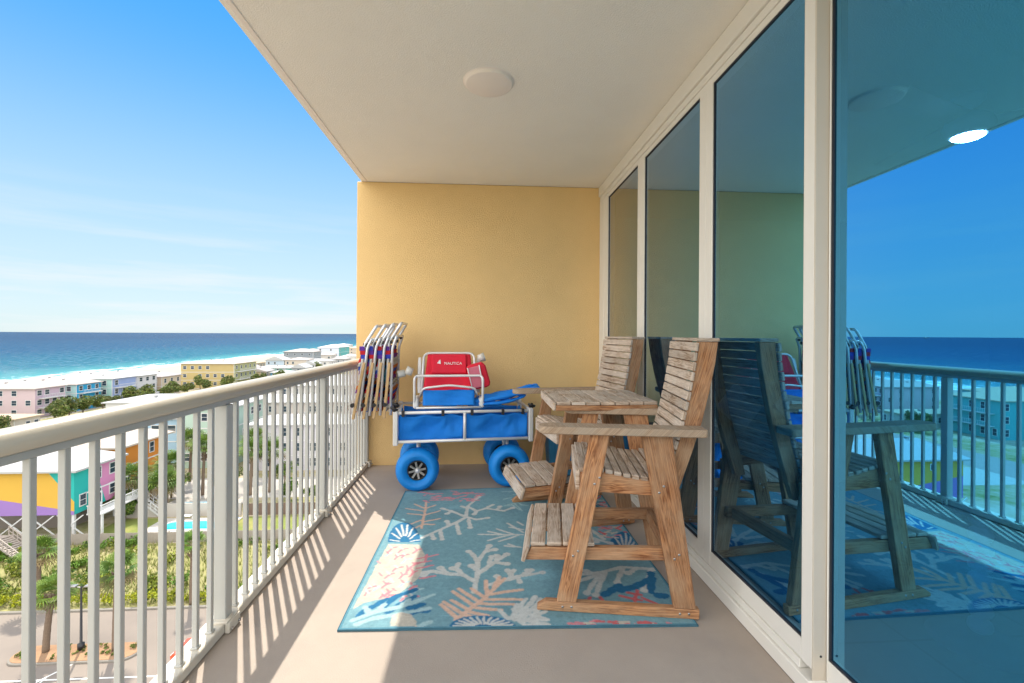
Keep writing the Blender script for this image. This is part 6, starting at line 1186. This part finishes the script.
def make_palm(label, loc, h, seed, fr=26, fl=1.9, lean=(.3, .1), grp='palms of the car park and gardens', boots=True):
    t = thing('palm_tree', label, 'palm tree', loc, 0, grp); rng = random.Random(seed)
    top = Vector((lean[0], lean[1], h)); m = MB(); pts = []; rs = []
    for i in range(15):
        k = i / 14; pts.append(Vector((lean[0] * k ** 1.6, lean[1] * k, h * k))); rs.append(.17 + .05 * (1 - k) + (.10 * max(0, k - .7) / .3 if boots else 0) + .012 * (i % 2))
    m.tube(pts, rs, 9)
    if boots:
        for i in range(40):
            k = rng.uniform(.72, .98); a = rng.uniform(0, 6.28); p = Vector((lean[0] * k ** 1.6, lean[1] * k, h * k)); d = Vector((math.cos(a), math.sin(a), 0))
            m.beam(p + d * .2, p + d * .42 + Vector((0, 0, .28)), .09, .03, (0, 0, 1))
    m.build('trunk', M['bark'], t)
    m = MB()
    for i in range(fr):
        a = i * 2.4 + rng.uniform(-.2, .2); el = rng.uniform(-.55, 1.25); d = Vector((math.cos(a), math.sin(a), 0)); L_ = fl * rng.uniform(.8, 1.1)
        ctrl = top + d * L_ * .5 * math.cos(el) + Vector((0, 0, L_ * .5 * math.sin(el) + .1)); hub = ctrl
        m.beam(top, hub, .035, .02, (0, 0, 1), tone=(.14, .17, .04))
        c0 = rng.choice(GREENS[:3]) if el > -.2 else rng.choice([(.22, .16, .07), (.10, .12, .03)])
        dirv = (hub - top).normalized(); sd = dirv.cross(Vector((0, 0, 1))).normalized(); upv = sd.cross(dirv)
        for j in range(15):                                        # fan blades
            b = R(-105 + 15 * j); v = dirv * math.cos(b) + sd * math.sin(b); l = L_ * .62 * (.65 + .35 * math.cos(b * .7)); k = rng.uniform(.75, 1.25); c = tuple(x * k for x in c0)
            w = v.cross(upv).normalized() * .045; mid = hub + v * l * .6 + Vector((0, 0, -.03)); tip = hub + v * l + Vector((0, 0, -.28 * l - .05))
            m.poly([hub - w * .4, mid - w, mid + w, hub + w * .4], 0, c); m.poly([mid - w, tip, mid + w], 0, c)
    m.build('fronds', M['leaf'], t)
    return t
make_palm('short cabbage palm leaning at the left end of the parking island', (-32.3, 36.1, GZ + .15), 4.3, 1, 22, 1.5, (.35, .1))
make_palm('taller palm at the right part of the parking island', (-27.3, 36.0, GZ + .15), 5.9, 2, 24, 1.7, (.12, .0))
make_palm('palm rising from the hedge row behind the parking bays', (-25.4, 41.9, GZ), 5.4, 3, 16, 1.2, (.1, 0))
make_palm('palm in the hedge row at the left casting shade on the car park', (-38.8, 42.6, GZ), 4.6, 4, 26, 1.7, (.1, 0))
P_ = [('dense palm in front of the orange house', -46.4, 64.0, 4.6, 5), ('palm between the orange house and the pool wall', -43.8, 66.5, 5.6, 6), ('bright palm beside the low white garden wall', -42.2, 63.2, 4.0, 7), ('tall palm behind the second pool', -41.0, 70.0, 7.0, 8), ('palm on the right of the second pool', -34.0, 69.6, 6.4, 9), ('palm right of the pool terrace before the white row', -31.8, 70.8, 6.0, 10), ('slender palm left of the mint green house', -46.8, 76.5, 6.6, 11), ('palm before the row house windows', -38.2, 78.9, 6.0, 12)]
for lb, x, y, h, sd in P_: make_palm(lb, (x, y, GZ), h, sd, 46, 2.5, (.2, .1))
P2 = [('leafy dark tree at the pool hedge', -44.8, 69.0, 4.5, 2.4), ('round green tree behind the turquoise pool water', -37.6, 70.5, 4.0, 2.2), ('spreading tree at the corner of the white row', -30.6, 73.0, 4.4, 2.3), ('bushy dark tree under the orange house windows', -46.6, 67.4, 4.6, 2.2), ('wide tree at the left end of the low white garden wall', -46.2, 62.6, 3.4, 1.8), ('small tree beside the deck of the orange house', -45.2, 61.0, 2.6, 1.3), ('tree behind the brown fence on the right', -24.0, 66.0, 2.8, 1.4), ('tree by the street corner before the white row', -27.5, 67.4, 3.0, 1.5)]
for i, (lb, x, y, h, r) in enumerate(P2): make_tree('garden_tree', lb, (x, y, GZ), h, r, 1500, .17, seed=40 + i, grp='garden trees near the pools')
# trees beside the beach road
protos = [make_tree('roadside_tree', 'x', (0, 0, GZ), 5.5, 2.9, 1300, .30, seed=60 + i, grp='trees along the beach road', cols=[(.10, .15, .03), (.16, .20, .04), (.06, .11, .02), (.20, .20, .06)]) for i in range(3)]
desc = ['in front of the pink house', 'right of the pink house corner', 'before the aqua house', 'before the bright blue wall', 'at the aqua and seafoam boundary', 'before the seafoam house', 'left of the white beach house', 'before the white beach house', 'right of the white beach house', 'before the tan house', 'right of the tan house', 'left of the yellow condominium', 'at the foot of the yellow condominium', 'right of the yellow condominium', 'before the brown roofed cottage', 'between the low green house and the road', 'left end of the low beige building', 'farther down the road by the cream house']
spots = [(-110.5, 125.5), (-112.5, 132), (-113.5, 137.5), (-112, 142.5), (-114.5, 149), (-112.5, 155), (-114, 162), (-111, 168), (-113.5, 175), (-112, 181.5), (-110, 189), (-116, 196), (-106, 197.5), (-100, 212), (-97, 226), (-96, 252), (-108, 108), (-98, 280)]
for i, ((x, y), ds) in enumerate(zip(spots, desc)):
    t = protos[i] if i < 3 else copy_tree(protos[i % 3])
    rr = random.Random(i); t.location = (x, y, GZ); t.rotation_euler = (0, 0, rr.uniform(0, 6)); s = rr.uniform(.85, 1.25); t.scale = (s, s, s * rr.uniform(.85, 1.1)); t['label'] = 'roadside tree ' + ds

# dune grass, shrubs (nobody could count them) and the trimmed hedge row
rng = random.Random(77); m = MB()
YG = [(.20, .24, .02), (.26, .28, .03), (.14, .19, .02)]
for _ in range(175):
    x = rng.uniform(-62, -10); y = 42.6 + 11.2 * rng.random() ** 1.5; r = rng.uniform(.5, 1.3)
    # thicker growth at the left
    if x > -36 and rng.random() < .45: continue
    crown(m, (x, y, GZ + r * .5), r, int(170 * r), .16, rng, rng.choice([GREENS, YG, [(.10, .20, .02), (.14, .25, .03)]]), 5, .75)
for _ in range(7500):
    x = rng.uniform(-62, -8); y = rng.uniform(42, 54.2); p = Vector((x, y, GZ + .02)); c = rng.choice([(.34, .29, .13), (.24, .28, .07), (.26, .30, .05), (.16, .22, .03)])
    for q in range(3):
        a = rng.uniform(0, 6.28); d = Vector((math.cos(a), math.sin(a), 0)); h = rng.uniform(.25, .6)
        m.poly([p - d * .03, p + d * .03, p + d.orthogonal() * .0 + d * rng.uniform(-.2, .2) + Vector((rng.uniform(-.15, .15), 0, h))], 0, c)
struct(m.build('dune_grass', M['leaf']), 'stuff')
m = MB()
for i in range(64):
    x = -62 + i * .8; crown(m, (x, 42.35 + rng.uniform(-.1, .1), GZ + .55), .62, 190, .10, rng, [(.38, .40, .015), (.46, .46, .02), (.22, .28, .02)], 6, .85)
tag(m.build('hedge', M['leaf']), 'yellow green clipped hedge row along the car park kerb', 'hedge')
m = MB()
for _ in range(26):
    a = rng.uniform(-4.0, 4.0); crown(m, (a, rng.uniform(-.6, .6), .3), .22, 40, .07, rng, GREENS + [(.28, .2, .08)], 3)
o = m.build('island_plants', M['leaf'], isl)

# ============================================================ STREET THINGS
lp = thing('street_lamp', 'dark double headed lamp post on the parking island', 'street lamp', (-29.9, 36.2, GZ + .17))
m = MB(); m.lathe([(.0, .0), (.22, 0), (.22, .45), (.09, .5), (.06, 4.7), (.05, 4.72), (0, 4.72)], (0, 0, 0), seg=14); m.build('pole', M['black'], lp)
for sx in (-1, 1):
    m = MB(); m.tube([(0, 0, 4.62), (sx * .5, 0, 4.75)], .035); m.box(min(sx * .3, sx * .95), max(sx * .3, sx * .95), -.17, .17, 4.72, 4.82); m.build('lamp_head', M['steel'], lp, bevel=.03)
car = thing('parked_car', 'orange red car in the car park, mostly hidden below the railing', 'car', (-19.9, 35.0, GZ + .01), R(0))
def carbody(m, pr, y0, y1): m.prism([(x, y0, z) for x, z in pr], (0, y1 - y0, 0))
low = [(-2.25, .42), (-2.28, .75), (-2.15, .92), (-1.35, 1.0), (1.5, 1.03), (2.1, .98), (2.24, .8), (2.22, .42)]
m = MB(); carbody(m, low, -.88, .88); m.prism([(-.55, -.70, 1.42), (-1.25, -.82, .99), (1.55, -.82, 1.02), (1.05, -.70, 1.43)], (0, .03, 0)); m.prism([(-.55, .67, 1.42), (-1.25, .79, .99), (1.55, .79, 1.02), (1.05, .67, 1.43)], (0, .03, 0)); m.box(-.56, 1.06, -.70, .70, 1.40, 1.46)
m.build('body', M['carred'], car, bevel=.06)
m = MB(); m.prism([(-1.22, -.78, 1.0), (-.56, -.68, 1.41), (-.56, .68, 1.41), (-1.22, .78, 1.0)], (-.02, 0, .02)); m.prism([(1.52, -.78, 1.0), (1.06, -.68, 1.41), (1.06, .68, 1.41), (1.52, .78, 1.0)], (.02, 0, .02)); m.build('windscreen', M['glassdark'], car)
for sx in (-1.4, 1.4):
    for sy in (-.86, .86):
        m = MB(); m.lathe([(0, -.1), (.30, -.1), (.33, -.07), (.33, .07), (.30, .1), (0, .1)], (sx, sy, .33), (0, 1, 0), 24); w = m.build('wheel', M['rubber'], car)
        m = MB(); m.lathe([(0, -.11), (.19, -.112), (.2, -.1)], (sx, sy, .33), (0, 1 if sy < 0 else -1, 0), 20); m.build('rim', M['steel'], w)
m = MB(); m.box(-2.29, -2.24, -.8, -.45, .66, .8); m.build('headlight', M['whitep'], car); m = MB(); m.box(-2.29, -2.24, .45, .8, .66, .8); m.build('headlight', M['whitep'], car)
def boat(label, x, y, s):
    t = thing('ship', label, 'ship', (x, y, GZ - 1.3)); m = MB(); m.prism([(-20 * s, 0, .2), (20 * s, 0, .2), (24 * s, 0, 6 * s), (-22 * s, 0, 5 * s)], (0, 8 * s, 0)); m.build('hull', M['fence'], t); m = MB(); m.box(8 * s, 17 * s, 1, 6, 5 * s, 13 * s); m.build('superstructure', M['trimwhite'], t)
boat('tiny ship on the horizon at the far left', -7600, 7300, 2.0)
# pool furniture
for i, (x, y, lb) in enumerate([(-37.5, 61.1, 'white sun lounger on the patio by the pool'), (-31.2, 58.8, 'blue towel covered lounger at the right end of the pool')]):
    t = thing('sun_lounger', lb, 'lounger', (x, y, GZ + .14)); m = MB(); m.box(-.95, .3, -.3, .3, .3, .38); m.prism([(.3, -.3, .3), (.3, -.3, .38), (.95, -.3, .8), (.98, -.3, .74)], (0, .6, 0)); m.build('bed', M['whitep' if i == 0 else 'bluecloth'], t)
    for a in (-.8, .6):
        for b in (-.25, .25): m = MB(); m.box(a - .03, a + .03, b - .03, b + .03, 0, .3); m.build('leg', M['alu'], t)
